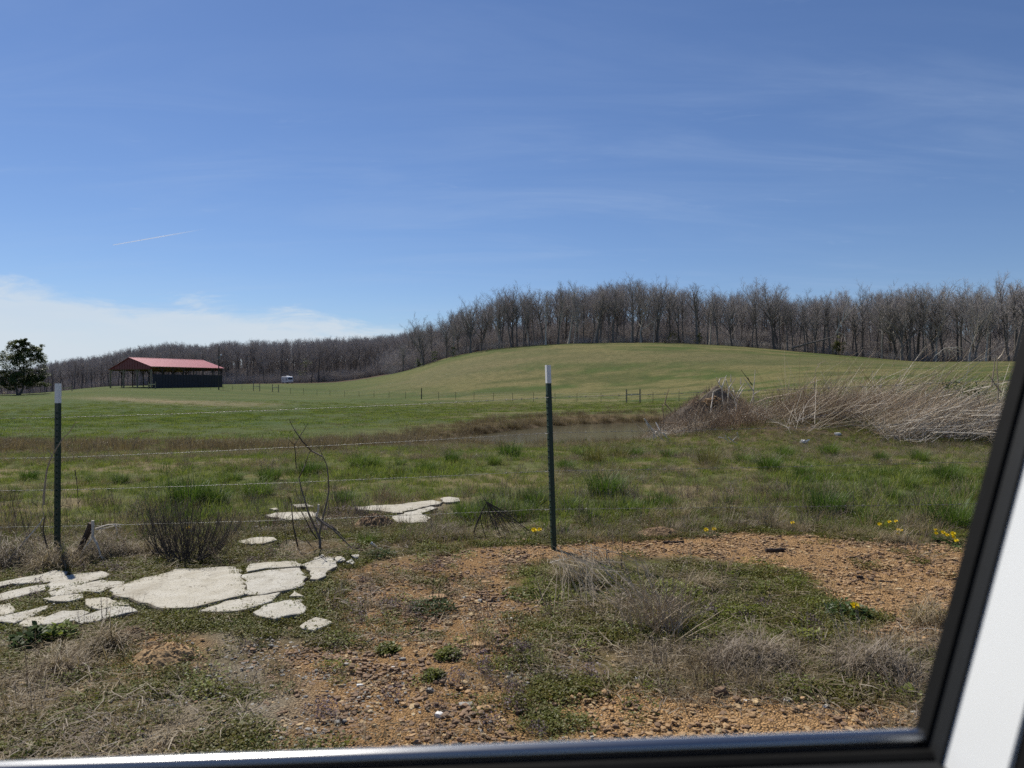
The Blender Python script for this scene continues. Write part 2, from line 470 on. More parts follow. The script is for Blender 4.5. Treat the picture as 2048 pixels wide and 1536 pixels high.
def mat_concrete():
    m, k = new_mat('old_concrete')
    tcn = k.n('ShaderNodeTexCoord').outputs['Object']
    f1 = k.noise(tcn, 9.0, 5.0, 0.6)
    f2 = k.noise(tcn, 70.0, 4.0, 0.65)
    f3 = k.noise(tcn, 190.0, 2.0, 0.5)
    f4 = k.noise(tcn, 2.3, 6.0, 0.7)
    vw = k.n('ShaderNodeVectorMath', {0: tcn, 1: k.n('ShaderNodeTexNoise', {'Vector': tcn, 'Scale': 5.0, 'Detail': 4.0}).outputs['Color']}, operation='ADD').outputs[0]
    vc = k.n('ShaderNodeTexVoronoi', {'Vector': vw, 'Scale': 1.5}, feature='DISTANCE_TO_EDGE').outputs['Distance']
    col = k.mix(k.ss(f1, 0.3, 0.72), (0.50, 0.482, 0.43), (0.39, 0.368, 0.31))
    col = k.mix(k.ss(f2, 0.52, 0.74, 0.0, 0.7), col, (0.30, 0.275, 0.23))
    col = k.mix(k.ss(f3, 0.60, 0.70, 0.0, 0.75), col, (0.16, 0.145, 0.125))
    oi = k.n('ShaderNodeObjectInfo')
    col = k.mix(k.math('MULTIPLY', oi.outputs['Random'], 0.35), col, (0.50, 0.44, 0.31))
    pit = k.n('ShaderNodeTexVoronoi', {'Vector': tcn, 'Scale': 38.0}, feature='F1').outputs['Distance']
    col = k.mix(k.ss(pit, 0.20, 0.10, 0.0, 0.75), col, (0.17, 0.15, 0.12))
    col = k.mix(k.ss(f4, 0.52, 0.68, 0.0, 0.55), col, (0.27, 0.235, 0.175))
    col = k.mix(k.ss(vc, 0.012, 0.0, 0.0, 0.8), col, (0.12, 0.10, 0.075))
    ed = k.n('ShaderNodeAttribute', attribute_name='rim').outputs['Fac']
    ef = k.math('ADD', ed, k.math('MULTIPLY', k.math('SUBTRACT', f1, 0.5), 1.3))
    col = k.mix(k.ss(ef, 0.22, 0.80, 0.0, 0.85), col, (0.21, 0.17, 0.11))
    b = k.n('ShaderNodeBsdfPrincipled', {'Base Color': col, 'Roughness': 0.9, 'Specular IOR Level': 0.2})
    h = k.math('ADD', k.math('MULTIPLY', f2, 0.7), k.math('MULTIPLY', f3, 0.4))
    bp = k.n('ShaderNodeBump', {'Strength': 0.9, 'Distance': 0.012, 'Height': h})
    k.t.links.new(bp.outputs[0], b.inputs['Normal'])
    finish(k, b.outputs[0])
    return m


def mat_ground():
    m, k = new_mat('ground_soil')
    at = k.n('ShaderNodeAttribute', attribute_name='tint')
    ma = k.n('ShaderNodeAttribute', attribute_name='mask')      # r: stony bare soil, g: open field
    ms = k.n('ShaderNodeSeparateColor', {0: ma.outputs['Color']})
    tcn = k.n('ShaderNodeTexCoord').outputs['Object']
    fine = k.noise(tcn, 55.0, 5.0, 0.65)
    mid = k.noise(tcn, 6.0, 5.0, 0.6)
    huge = k.noise(tcn, 0.22, 6.0, 0.62)
    col = k.mix(k.ss(fine, 0.3, 0.75, 0.0, 0.75), at.outputs['Color'], k.mix(1.0, at.outputs['Color'], (0.45, 0.42, 0.40), 'MULTIPLY'))
    col = k.mix(k.ss(mid, 0.35, 0.7, 0.0, 0.5), col, k.mix(1.0, col, (1.25, 1.15, 0.95), 'MULTIPLY'))
    # stony grain
    vo = k.n('ShaderNodeTexVoronoi', {'Vector': tcn, 'Scale': 120.0, 'Randomness': 1.0}, feature='F1')
    vcol = k.n('ShaderNodeSeparateColor', {0: vo.outputs['Color']}).outputs[0]
    stone = k.mix(vcol, k.mix(1.0, at.outputs['Color'], (0.55, 0.5, 0.45), 'MULTIPLY'), k.mix(1.0, at.outputs['Color'], (1.5, 1.45, 1.35), 'MULTIPLY'))
    stone = k.mix(k.ss(vo.outputs['Distance'], 0.45, 0.75, 0.0, 0.7), stone, k.mix(1.0, at.outputs['Color'], (0.35, 0.32, 0.3), 'MULTIPLY'))
    col = k.mix(ms.outputs[0], col, stone)
    # mown field: streaks of green and straw
    st = k.noise(k.n('ShaderNodeMapping', {'Vector': tcn, 'Scale': (0.10, 0.5, 1.0)}).outputs[0], 1.0, 8.0, 0.68, 0.6)
    fld = k.mix(k.ss(st, 0.40, 0.62), (0.056, 0.088, 0.020), (0.155, 0.138, 0.058))
    fld = k.mix(k.ss(huge, 0.40, 0.62, 0.0, 0.8), fld, (0.070, 0.102, 0.024))
    st2 = k.noise(k.n('ShaderNodeMapping', {'Vector': tcn, 'Scale': (0.7, 2.6, 1.0)}).outputs[0], 1.0, 6.0, 0.7)
    fld = k.mix(k.ss(st2, 0.38, 0.66, 0.0, 0.8), fld, k.mix(1.0, fld, (0.42, 0.46, 0.4), 'MULTIPLY'))
    col = k.mix(ms.outputs[1], col, k.mix(k.ss(st2, 0.40, 0.66, 0.0, 0.75), k.mix(0.74, fld, at.outputs['Color']), (0.048, 0.058, 0.018)))
    b = k.n('ShaderNodeBsdfPrincipled', {'Base Color': col, 'Roughness': 0.95, 'Specular IOR Level': 0.08})
    hgt = k.math('ADD', k.math('MULTIPLY', fine, 0.6), k.math('MULTIPLY', k.math('MULTIPLY', k.math('SUBTRACT', 1.0, vo.outputs['Distance']), ms.outputs[0]), 0.8))
    bp = k.n('ShaderNodeBump', {'Strength': 0.8, 'Distance': 0.02, 'Height': hgt})
    bp2 = k.n('ShaderNodeBump', {'Strength': k.math('MULTIPLY', ms.outputs[1], 0.7), 'Distance': 0.35, 'Height': st2, 'Normal': bp.outputs[0]})
    k.t.links.new(bp2.outputs[0], b.inputs['Normal'])
    finish(k, b.outputs[0])
    return m


def mat_water():
    m, k = new_mat('pond_water')
    tcn = k.n('ShaderNodeTexCoord').outputs['Object']
    f = k.noise(k.n('ShaderNodeMapping', {'Vector': tcn, 'Scale': (1.2, 3.2, 1.0)}).outputs[0], 2.2, 4.0, 0.6)
    b = k.n('ShaderNodeBsdfPrincipled', {'Base Color': (0.095, 0.086, 0.056, 1), 'Roughness': 0.08, 'IOR': 1.33, 'Specular IOR Level': 0.35})
    bp = k.n('ShaderNodeBump', {'Strength': 0.22, 'Distance': 0.012, 'Height': f})
    k.t.links.new(bp.outputs[0], b.inputs['Normal'])
    finish(k, b.outputs[0])
    return m


def mat_cloud():
    m, k = new_mat('contrail_vapour')
    tcn = k.n('ShaderNodeTexCoord').outputs['Generated']
    xs = k.n('ShaderNodeSeparateXYZ', {0: tcn}).outputs[0]
    f = k.noise(tcn, 14.0, 3.0, 0.6)
    a = k.math('MULTIPLY', k.ss(xs, 1.0, 0.35), k.ss(f, 0.1, 0.6, 0.35, 1.0))
    a = k.math('MULTIPLY', a, 0.42)
    d = k.n('ShaderNodeBsdfDiffuse', {'Color': (0.9, 0.9, 0.9, 1)})
    t = k.n('ShaderNodeBsdfTranslucent', {'Color': (0.9, 0.9, 0.9, 1)})
    ad = k.n('ShaderNodeMixShader', {0: 0.5, 1: d.outputs[0], 2: t.outputs[0]})
    tr = k.n('ShaderNodeBsdfTransparent')
    mx = k.n('ShaderNodeMixShader', {0: a, 1: tr.outputs[0], 2: ad.outputs[0]})
    finish(k, mx.outputs[0])
    return m


M['concrete'] = mat_concrete()
M['ground'] = mat_ground()
M['water'] = mat_water()
M['vapour'] = mat_cloud()


# ------------------------------------------------------------------ mesh building
class MB:
    def __init__(s):
        s.v, s.f = [], []

    def tube(s, pts, rad, n=5, cap=True):
        pts = [Vector(p) for p in pts]
        if not hasattr(rad, '__len__'):
            rad = [rad] * len(pts)
        b = len(s.v)
        up = None
        for i, p in enumerate(pts):
            t = (pts[min(i + 1, len(pts) - 1)] - pts[max(i - 1, 0)])
            if t.length < 1e-9:
                t = Vector((0, 0, 1))
            t.normalize()
            if up is None:
                up = Vector((1, 0, 0)) if abs(t.x) < 0.8 else Vector((0, 1, 0))
            a = t.cross(up)
            if a.length < 1e-6:
                a = t.orthogonal()
            a.normalize()
            c = t.cross(a)
            up = c.cross(t) * -1 if False else up
            for j in range(n):
                w = 2 * math.pi * j / n
                s.v.append(p + a * (rad[i] * math.cos(w)) + c * (rad[i] * math.sin(w)))
        for i in range(len(pts) - 1):
            for j in range(n):
                k = (j + 1) % n
                s.f.append((b + i * n + j, b + i * n + k, b + (i + 1) * n + k, b + (i + 1) * n + j))
        if cap:
            s.f.append(tuple(b + j for j in range(n))[::-1])
            e = b + (len(pts) - 1) * n
            s.f.append(tuple(e + j for j in range(n)))

    def spike(s, p, q, r):
        """thin three-sided twig"""
        p, q = Vector(p), Vector(q)
        t = (q - p)
        a = t.orthogonal().normalized()
        c = t.normalized().cross(a)
        b = len(s.v)
        for j in range(3):
            w = 2 * math.pi * j / 3
            s.v.append(p + a * (r * math.cos(w)) + c * (r * math.sin(w)))
        s.v.append(q)
        s.f += [(b, b + 1, b + 3), (b + 1, b + 2, b + 3), (b + 2, b, b + 3)]

    def blade(s, p, az, lean, L, w, droop=0.6, seg=3):
        """a grass blade that bends over"""
        p = Vector(p)
        hd = Vector((math.cos(az), math.sin(az), 0))
        sd = Vector((-math.sin(az), math.cos(az), 0))
        b = len(s.v)
        th = lean
        for i in range(seg):
            ww = w * (1 - 0.75 * i / seg)
            s.v += [p - sd * ww * 0.5, p + sd * ww * 0.5]
            p = p + (hd * math.sin(th) + Vector((0, 0, 1)) * math.cos(th)) * (L / seg)
            th += droop / seg * (1 + i)
        s.v.append(p)
        for i in range(seg - 1):
            s.f.append((b + 2 * i, b + 2 * i + 1, b + 2 * i + 3, b + 2 * i + 2))
        s.f.append((b + 2 * seg - 2, b + 2 * seg - 1, b + 2 * seg))

    def leaf(s, p, d, nrm, L, w):
        p, d = Vector(p), Vector(d).normalized()
        sd = d.cross(Vector(nrm))
        if sd.length < 1e-6:
            sd = d.orthogonal()
        sd.normalize()
        b = len(s.v)
        s.v += [p, p + d * L * 0.5 + sd * w * 0.5, p + d * L, p + d * L * 0.5 - sd * w * 0.5]
        s.f.append((b, b + 1, b + 2, b + 3))

    def box(s, c, size, rot=None):
        c = Vector(c)
        hx, hy, h = size[0] / 2, size[1] / 2, size[2] / 2
        b = len(s.v)
        for z in (-h, h):
            for x, y in ((-hx, -hy), (hx, -hy), (hx, hy), (-hx, hy)):
                q = Vector((x, y, z))
                s.v.append(c + (rot @ q if rot else q))
        s.f += [(b + 3, b + 2, b + 1, b), (b + 4, b + 5, b + 6, b + 7)]
        for i in range(4):
            j = (i + 1) % 4
            s.f.append((b + i, b + j, b + 4 + j, b + 4 + i))

    def beam(s, p, q, w, h):
        """square bar from p to q"""
        p, q = Vector(p), Vector(q)
        t = (q - p).normalized()
        a = t.cross(Vector((0, 0, 1)))
        if a.length < 1e-4:
            a = Vector((1, 0, 0))
        a.normalize()
        c = a.cross(t)
        b = len(s.v)
        for e in (p, q):
            for x, y in ((-1, -1), (1, -1), (1, 1), (-1, 1)):
                s.v.append(e + a * (x * w / 2) + c * (y * h / 2))
        s.f += [(b + 3, b + 2, b + 1, b), (b + 4, b + 5, b + 6, b + 7)]
        for i in range(4):
            j = (i + 1) % 4
            s.f.append((b + i, b + j, b + 4 + j, b + 4 + i))

    def prism(s, poly, off):
        """polygon (list of 3D points) extruded by a vector"""
        off = Vector(off)
        b, n = len(s.v), len(poly)
        s.v += [Vector(p) for p in poly] + [Vector(p) + off for p in poly]
        s.f += [tuple(b + i for i in range(n))[::-1], tuple(b + n + i for i in range(n))]
        for i in range(n):
            j = (i + 1) % n
            s.f.append((b + i, b + j, b + n + j, b + n + i))

    def rock(s, c, size, seed, rot=0.0, sub=1):
        v, f = ICO[sub]
        b = len(s.v)
        rr = random.Random(seed)
        o = Vector((rr.uniform(0, 99), rr.uniform(0, 99), rr.uniform(0, 99)))
        cr, sr = math.cos(rot), math.sin(rot)
        for p in v:
            q = Vector(p)
            k = 1 + 0.55 * mnoise.noise(q * 1.1 + o) + 0.2 * mnoise.noise(q * 2.7 + o)
            q = Vector((max(-.8, min(.8, q.x * k)), max(-.8, min(.8, q.y * k)), max(-.7, min(.7, q.z * k))))
            q = Vector((q.x * size[0], q.y * size[1], q.z * size[2]))
            s.v.append(Vector(c) + Vector((q.x * cr - q.y * sr, q.x * sr + q.y * cr, q.z)))
        s.f += [tuple(b + i for i in t) for t in f]

    def mesh(s, name, mat, smooth=False):
        me = bpy.data.meshes.new(name)
        me.from_pydata([tuple(p) for p in s.v], [], s.f)
        me.materials.append(mat)
        if smooth:
            me.polygons.foreach_set('use_smooth', [True] * len(me.polygons))
        me.update()
        return me

    def build(s, name, mat, parent=None, smooth=False, loc=None):
        if loc is not None:
            L = Vector(loc)
            s.v = [Vector(p) - L for p in s.v]
        o = bpy.data.objects.new(name, s.mesh(name, mat, smooth))
        COL.objects.link(o)
        if loc is not None:
            o.location = loc
        if parent is not None:
            o.parent = parent
        return o


def _ico(sub):
    import bmesh
    bm = bmesh.new()
    bmesh.ops.create_icosphere(bm, subdivisions=sub, radius=1.0)
    v = [tuple(x.co) for x in bm.verts]
    f = [tuple(x.index for x in p.verts) for p in bm.faces]
    bm.free()
    return v, f


ICO = {1: _ico(1), 2: _ico(2), 3: _ico(3)}


def tag(o, label=None, cat=None, group=None, kind=None):
    if label:
        o['label'] = label
    if cat:
        o['category'] = cat
    if group:
        o['group'] = group
    if kind:
        o['kind'] = kind
    return o


def thing(name, label, cat, loc=(0, 0, 0), group=None, rotz=0.0):
    o = bpy.data.objects.new(name, None)
    COL.objects.link(o)
    o.empty_display_size = 0.1
    o.location = loc
    o.rotation_euler = (0, 0, rotz)
    return tag(o, label, cat, group)


def inst(src, name, loc, rotz=0.0, sc=1.0, parent=None):
    o = src.copy()
    o.name = name
    COL.objects.link(o)
    o.location = loc
    o.rotation_euler = (0, 0, rotz)
    o.scale = (sc, sc, sc) if not hasattr(sc, '__len__') else sc
    if parent is not None:
        o.parent = parent
    return o


# ------------------------------------------------------------------ ground sheet
def axis(core0, core1, step, out, grow=1.12, grow0=1.1):
    c = list(np.arange(core0, core1 + 1e-6, step))
    s, v = step, c[-1]
    while v < out[1]:
        s *= grow
        v += s
        c.append(v)
    s, v = step, c[0]
    pre = []
    while v > out[0]:
        s *= grow0
        v -= s
        pre.append(v)
    return np.array(pre[::-1] + c)


def build_ground():
    xs = axis(-6.0, 6.0, 0.05, (-1800, 1800), 1.06, 1.06)
    ys = axis(2.2, 10.0, 0.040, (-60, 2200), 1.022, 1.1)
    X, Y = np.meshgrid(xs, ys)
    x, y = X.ravel(), Y.ravel()
    z = height(x, y)
    px = CX + F * x / np.maximum(y, 0.5)
    zn = zones(x, y)
    near = 1 - sstep(y, 5.6, 7.5)
    # relief of the bare and weedy parts
    z = z + near * (0.03 * (fbm(x * 4, y * 4, 51, 4) - 0.5) + 0.012 * (fbm(x * 15, y * 15, 52, 2) - 0.5))
    z = z + (1 - near) * (1 - sstep(y, 11, 16)) * 0.05 * (fbm(x * 3, y * 3, 53, 3) - 0.5)

    def cmix(c, t, a):
        a = a[:, None]
        return c * (1 - a) + np.array(t)[None, :] * a
    n1 = fbm(x * 1.6, y * 1.6, 21, 4)
    n2 = fbm(x * 5, y * 5, 22, 3)
    c = np.tile(np.array([0.098, 0.083, 0.042]), (len(x), 1))
    c = cmix(c, (0.16, 0.118, 0.068), sstep(n1, 0.42, 0.62) * 0.8)
    c = cmix(c, (0.07, 0.082, 0.028), sstep(n2, 0.5, 0.7) * 0.6)
    # rough pasture past the fence
    past = sstep(y, 5.9, 6.8)
    pc = np.tile(np.array([0.105, 0.118, 0.04]), (len(x), 1))
    pc = cmix(pc, (0.21, 0.168, 0.098), sstep(fbm(x * 0.9, y * 1.4, 25, 4), 0.46, 0.62) * 0.8)
    c = c * (1 - past[:, None]) + pc * past[:, None]
    c = cmix(c, (0.055, 0.075, 0.024), zn['lush'] * 0.8)
    c = cmix(c, (0.20, 0.155, 0.09), zn['straw'] * 0.8)
    c = cmix(c, (0.255, 0.225, 0.18), zn['gravel'] * 0.75 * sstep(n2, 0.25, 0.55))
    c = cmix(c, (0.315, 0.198, 0.098), zn['brown'] * 0.92)
    c = cmix(c, (0.35, 0.225, 0.115), zn['dirt'])
    c = cmix(c, (0.085, 0.105, 0.03), zn['cover'] * 0.8)
    c = cmix(c, (0.115, 0.085, 0.055), zn['reed'] * 0.6)
    # field
    fld = sstep(y, 23, 30)
    yl = (x / np.maximum(y, 1) + 0.25)
    fc = np.tile(np.array([0.064, 0.098, 0.022]), (len(x), 1))
    tan = sstep(fbm(x * 0.05, y * 0.11, 61, 5), 0.40, 0.58)
    fc = cmix(fc, (0.22, 0.18, 0.08), tan * (.25 + .75 * sstep(px, 700, 1000)) * 0.9)
    fc = cmix(fc, (0.20, 0.165, 0.075), sstep(fbm(x * 0.22, y * 0.5, 67, 4), 0.52, 0.66) * sstep(px, 600, 900) * .6)
    fc = cmix(fc, (0.05, 0.07, 0.018), sstep(fbm(x * 0.09, y * 0.2, 66, 4), 0.56, 0.70) * 0.7)

    def blob(pa, da, rx, ry, ang=0.0):
        cx_, cy_ = (pa - CX) / F * da, da
        ca, sa = math.cos(ang), math.sin(ang)
        u = ((x - cx_) * ca + (y - cy_) * sa) / rx
        v = (-(x - cx_) * sa + (y - cy_) * ca) / ry
        return np.exp(-(u * u + v * v)) * (0.55 + 0.9 * fbm(x * 0.15, y * 0.15, 64, 4))
    fc = cmix(fc, (0.27, 0.205, 0.125), np.clip(swath(x, y) * 1.2, 0, .95))
    fc = cmix(fc, (0.19, 0.155, 0.085), np.clip(blob(900, 195, 18, 26, 0.0), 0, 0.7))
    fc = cmix(fc, (0.18, 0.15, 0.08), np.clip(blob(1050, 205, 16, 16, 0.0), 0, 0.55))
    fc = cmix(fc, (0.17, 0.14, 0.075), np.clip(blob(1300, 185, 26, 12, 0.0), 0, 0.55))
    fc = cmix(fc, (0.17, 0.14, 0.078), np.clip(blob(1200, 62, 12, 16, 0.0), 0, 0.8))
    fc = cmix(fc, (0.165, 0.14, 0.075), np.clip(blob(1700, 170, 40, 14, 0.0), 0, 0.5))
    fc = cmix(fc, (0.045, 0.085, 0.02), np.clip(blob(120, 60, 30, 30, 0.0), 0, 0.6))
    c = c * (1 - fld[:, None]) + fc * fld[:, None]
    c = cmix(c, (0.125, 0.088, 0.05), zn['bank'] * 0.9)
    c = cmix(c, (0.10, 0.075, 0.045), (zn['pond'] < 0.6).astype(float) * (y > 20))
    # weed bank on the right
    wb = np.exp(-(((x - 8.8) / 5.0) ** 2 + ((y - 19.0) / 3.4) ** 2))
    c = cmix(c, (0.125, 0.095, 0.062), np.clip(wb * 1.6, 0, 0.9))
    # woodland floor
    crest = np.interp(px, [0, 250, 500, 700, 800, 1450, 1700, 1850, 2100], [230, 235, 262, 262, 248, 250, 235, 216, 212])
    wood = sstep(y - crest, 2, 9) * (px > -2000)
    c = cmix(c, (0.088, 0.066, 0.047), wood)
    mask = np.zeros((len(x), 4))
    mask[:, 0] = np.clip(zn['dirt'] + zn['brown'] * 0.9 + zn['gravel'] * 0.7, 0, 1) * near
    mask[:, 1] = fld * (1 - wood) * (1 - zn['bank'])
    mask[:, 3] = 1
    nx, ny = len(xs), len(ys)
    idx = np.arange(nx * ny).reshape(ny, nx)
    q = np.stack([idx[:-1, :-1], idx[:-1, 1:], idx[1:, 1:], idx[1:, :-1]], -1).reshape(-1, 4)
    me = bpy.data.meshes.new('ground')
    me.vertices.add(len(x))
    me.vertices.foreach_set('co', np.stack([x, y, z], 1).ravel().astype(np.float32))
    me.loops.add(len(q) * 4)
    me.loops.foreach_set('vertex_index', q.ravel().astype(np.int32))
    me.polygons.add(len(q))
    me.polygons.foreach_set('loop_start', np.arange(0, len(q) * 4, 4, dtype=np.int32))
    me.polygons.foreach_set('use_smooth', np.ones(len(q), bool))
    me.update(calc_edges=True)
    a = me.attributes.new('tint', 'FLOAT_COLOR', 'POINT')
    a.data.foreach_set('color', np.concatenate([c, np.ones((len(c), 1))], 1).ravel().astype(np.float32))
    a = me.attributes.new('mask', 'FLOAT_COLOR', 'POINT')
    a.data.foreach_set('color', mask.ravel().astype(np.float32))
    me.materials.append(M['ground'])
    o = bpy.data.objects.new('ground', me)
    COL.objects.link(o)
    tag(o, 'rolling pasture ground with bare orange gravel by the fence', 'ground', kind='structure')
    print('ground quads', len(q))


build_ground()
mb = MB()
_c = (sum(p[0] for p in POND) / len(POND), sum(p[1] for p in POND) / len(POND))
mb.prism([(_c[0] + (a - _c[0]) * 1.12, _c[1] + (b - _c[1]) * 1.14, WZ - 0.6) for a, b in POND], (0, 0, 0.6))
tag(mb.build('water', M['water']), 'murky brown pond water between the grass banks', 'pond', kind='structure')


# ------------------------------------------------------------------ scattering of uncountable ground cover
def protos(name, meshes):
    c = bpy.data.collections.new(name)
    for i, me in enumerate(meshes):
        o = bpy.data.objects.new('%s_%02d' % (name, i), me)
        c.objects.link(o)
    return c


def scatter_tree():
    g = bpy.data.node_groups.new('scatter', 'GeometryNodeTree')
    g.interface.new_socket('Geometry', in_out='INPUT', socket_type='NodeSocketGeometry')
    g.interface.new_socket('Collection', in_out='INPUT', socket_type='NodeSocketCollection')
    g.interface.new_socket('Geometry', in_out='OUTPUT', socket_type='NodeSocketGeometry')
    N, L = g.nodes, g.links
    gi, go = N.new('NodeGroupInput'), N.new('NodeGroupOutput')
    ci = N.new('GeometryNodeCollectionInfo')
    ci.inputs['Separate Children'].default_value = True
    ci.inputs['Reset Children'].default_value = True
    L.new(gi.outputs[1], ci.inputs['Collection'])
    ip = N.new('GeometryNodeInstanceOnPoints')
    ip.inputs['Pick Instance'].default_value = True
    L.new(gi.outputs[0], ip.inputs['Points'])
    L.new(ci.outputs[0], ip.inputs['Instance'])

    def at(n, t):
        a = N.new('GeometryNodeInputNamedAttribute')
        a.data_type = t
        a.inputs['Name'].default_value = n
        return a.outputs[0]
    L.new(at('pick', 'INT'), ip.inputs['Instance Index'])
    er = N.new('FunctionNodeEulerToRotation')
    L.new(at('turn', 'FLOAT_VECTOR'), er.inputs[0])
    L.new(er.outputs[0], ip.inputs['Rotation'])
    L.new(at('size', 'FLOAT_VECTOR'), ip.inputs['Scale'])
    L.new(ip.outputs[0], go.inputs[0])
    return g


SCAT = scatter_tree()


def scatter(name, label, cat, col, x, y, size, tilt=0.15, rot=None, zoff=None, sz=None):
    n = len(x)
    if n == 0:
        return
    z = height(x, y) + (0 if zoff is None else zoff)
    me = bpy.data.meshes.new(name)
    me.vertices.add(n)
    me.vertices.foreach_set('co', np.stack([x, y, z], 1).ravel().astype(np.float32))
    rz = NPR.uniform(0, 2 * np.pi, n) if rot is None else rot
    turn = np.stack([NPR.normal(0, tilt, n), NPR.normal(0, tilt, n), rz], 1)
    a = me.attributes.new('turn', 'FLOAT_VECTOR', 'POINT')
    a.data.foreach_set('vector', turn.ravel().astype(np.float32))
    a = me.attributes.new('pick', 'INT', 'POINT')
    a.data.foreach_set('value', NPR.integers(0, len(col.objects), n).astype(np.int32))
    s3 = np.stack([size, size, size if sz is None else sz], 1)
    a = me.attributes.new('size', 'FLOAT_VECTOR', 'POINT')
    a.data.foreach_set('vector', s3.ravel().astype(np.float32))
    me.update()
    o = bpy.data.objects.new(name, me)
    COL.objects.link(o)
    md = o.modifiers.new('scatter', 'NODES')
    md.node_group = SCAT
    sock = [s for s in SCAT.interface.items_tree if s.name == 'Collection'][0]
    md[sock.identifier] = col
    tag(o, label, cat, kind='stuff')
    print(name, n)
    return o


def spread(n, y0, y1, wide=0.80, extra=0.6, power=1.0):
    """random plan points over the visible wedge, evenly per square metre when power is 1"""
    y = np.sqrt(NPR.uniform(y0 ** 2, y1 ** 2, n)) if power == 1.0 else y0 + (y1 - y0) * NPR.uniform(0, 1, n) ** power
    x = NPR.uniform(-1, 1, n) * (wide * y + extra)
    return x, y


def keep(x, y, p):
    k = NPR.uniform(0, 1, len(x)) < p
    return x[k], y[k]


# ------------------------------------------------------------------ broken concrete paving
paving = thing('pavement', 'old white concrete paving broken into slabs with weeds in the cracks', 'paving', (0, 0, 0))
paving['kind'] = 'structure'


def zc(pts, ox, oy, s):
    return [(ox + a * s, oy + b * s) for a, b in pts]


Q1 = lambda *p: zc(p, 0, 1000, 0.29297)
Q3 = lambda *p: zc(p, 450, 950, 0.29297)
SLABS = [
    Q1((730, 655), (850, 605), (930, 575), (1100, 530), (1200, 495), (1400, 485), (1600, 475), (1640, 500), (1640, 545), (1665, 590), (1678, 640), (1668, 680), (1560, 708), (1440, 742), (1330, 772), (1200, 783), (1050, 776), (930, 728), (870, 713), (790, 698)),
    Q3((133, 712), (160, 700), (350, 670), (500, 655), (520, 690), (550, 740), (540, 790), (470, 808), (400, 820), (250, 848), (150, 858), (142, 800)),
    Q3((150, 640), (300, 625), (480, 615), (508, 640), (490, 653), (330, 663), (170, 688), (160, 668)),
    Q1((1370, 792), (1480, 752), (1690, 702), (1900, 670), (1850, 720), (1740, 760), (1600, 792), (1480, 802)),
    Q3((215, 970), (290, 922), (420, 882), (530, 882), (530, 990), (430, 1000), (330, 1020), (240, 1005)),
    Q3((422, 868), (460, 825), (520, 840), (530, 868)),
    Q3((500, 1075), (560, 1040), (640, 1015), (730, 1045), (680, 1075), (600, 1095), (530, 1090)),
    Q3((530, 640), (560, 620), (650, 590), (700, 574), (740, 580), (750, 630), (740, 665), (700, 690), (680, 720), (630, 745), (602, 740), (590, 700), (560, 660)),
    Q3((755, 590), (800, 585), (830, 592), (810, 606), (765, 622), (752, 612)),
    Q3((820, 622), (870, 602), (900, 615), (862, 640)),
    Q3((850, 576), (910, 566), (915, 588), (872, 592)),
    Q3((604, 598), (660, 570), (690, 574), (640, 600)),
    Q1((0, 600), (100, 575), (250, 550), (380, 510), (460, 520), (440, 550), (360, 580), (250, 590), (100, 600), (0, 622)),
    Q1((330, 612), (380, 570), (480, 545), (600, 530), (710, 515), (720, 545), (640, 578), (560, 598), (450, 628), (340, 652)),
    Q1((350, 668), (450, 635), (560, 610), (700, 582), (840, 590), (830, 620), (740, 633), (700, 652), (600, 652), (500, 670), (380, 690)),
    Q1((0, 675), (120, 640), (230, 615), (310, 610), (300, 640), (220, 662), (110, 692), (0, 718)),
    Q1((310, 712), (400, 692), (560, 677), (578, 700), (480, 715), (330, 725)),
    Q1((582, 717), (680, 700), (760, 720), (850, 735), (880, 752), (790, 757), (690, 785), (620, 760), (590, 745)),
    Q1((530, 860), (590, 825), (695, 792), (800, 764), (900, 765), (915, 800), (820, 815), (730, 840), (650, 862), (580, 875)),
    Q1((312, 840), (420, 800), (570, 787), (610, 800), (570, 828), (500, 858), (400, 873), (312, 883)),
    Q1((120, 885), (180, 850), (280, 835), (300, 850), (290, 888), (230, 898), (150, 900)),
    Q1((30, 863), (80, 825), (200, 792), (320, 757), (338, 770), (260, 800), (180, 838), (120, 868)),
    Q1((-60, 765), (60, 747), (98, 760), (70, 798), (0, 818), (-60, 822)),
    Q1((-90, 860), (0, 832), (70, 815), (40, 846), (0, 868), (-80, 885)),
    Q1((-160, 680), (-20, 668), (-10, 720), (-90, 748), (-170, 742)),
    Q3((870, 240), (1000, 230), (1150, 225), (1300, 205), (1420, 190), (1480, 200), (1470, 215), (1350, 240), (1250, 263), (1200, 278), (1130, 274), (1060, 260), (900, 255)),
    Q3((1470, 177), (1540, 170), (1590, 175), (1590, 198), (1500, 205), (1484, 192)),
    Q3((1190, 292), (1280, 268), (1400, 237), (1440, 245), (1380, 270), (1330, 287), (1390, 310), (1370, 340), (1250, 345), (1180, 335), (1140, 302)),
    Q3((290, 297), (350, 280), (480, 270), (600, 270), (640, 290), (600, 310), (450, 328), (380, 320), (310, 310)),
    Q3((460, 222), (560, 215), (600, 233), (500, 240)),
    Q3((300, 252), (360, 242), (372, 254), (322, 262)),
    Q3((110, 477), (200, 452), (330, 447), (350, 470), (250, 493), (140, 495)),
]


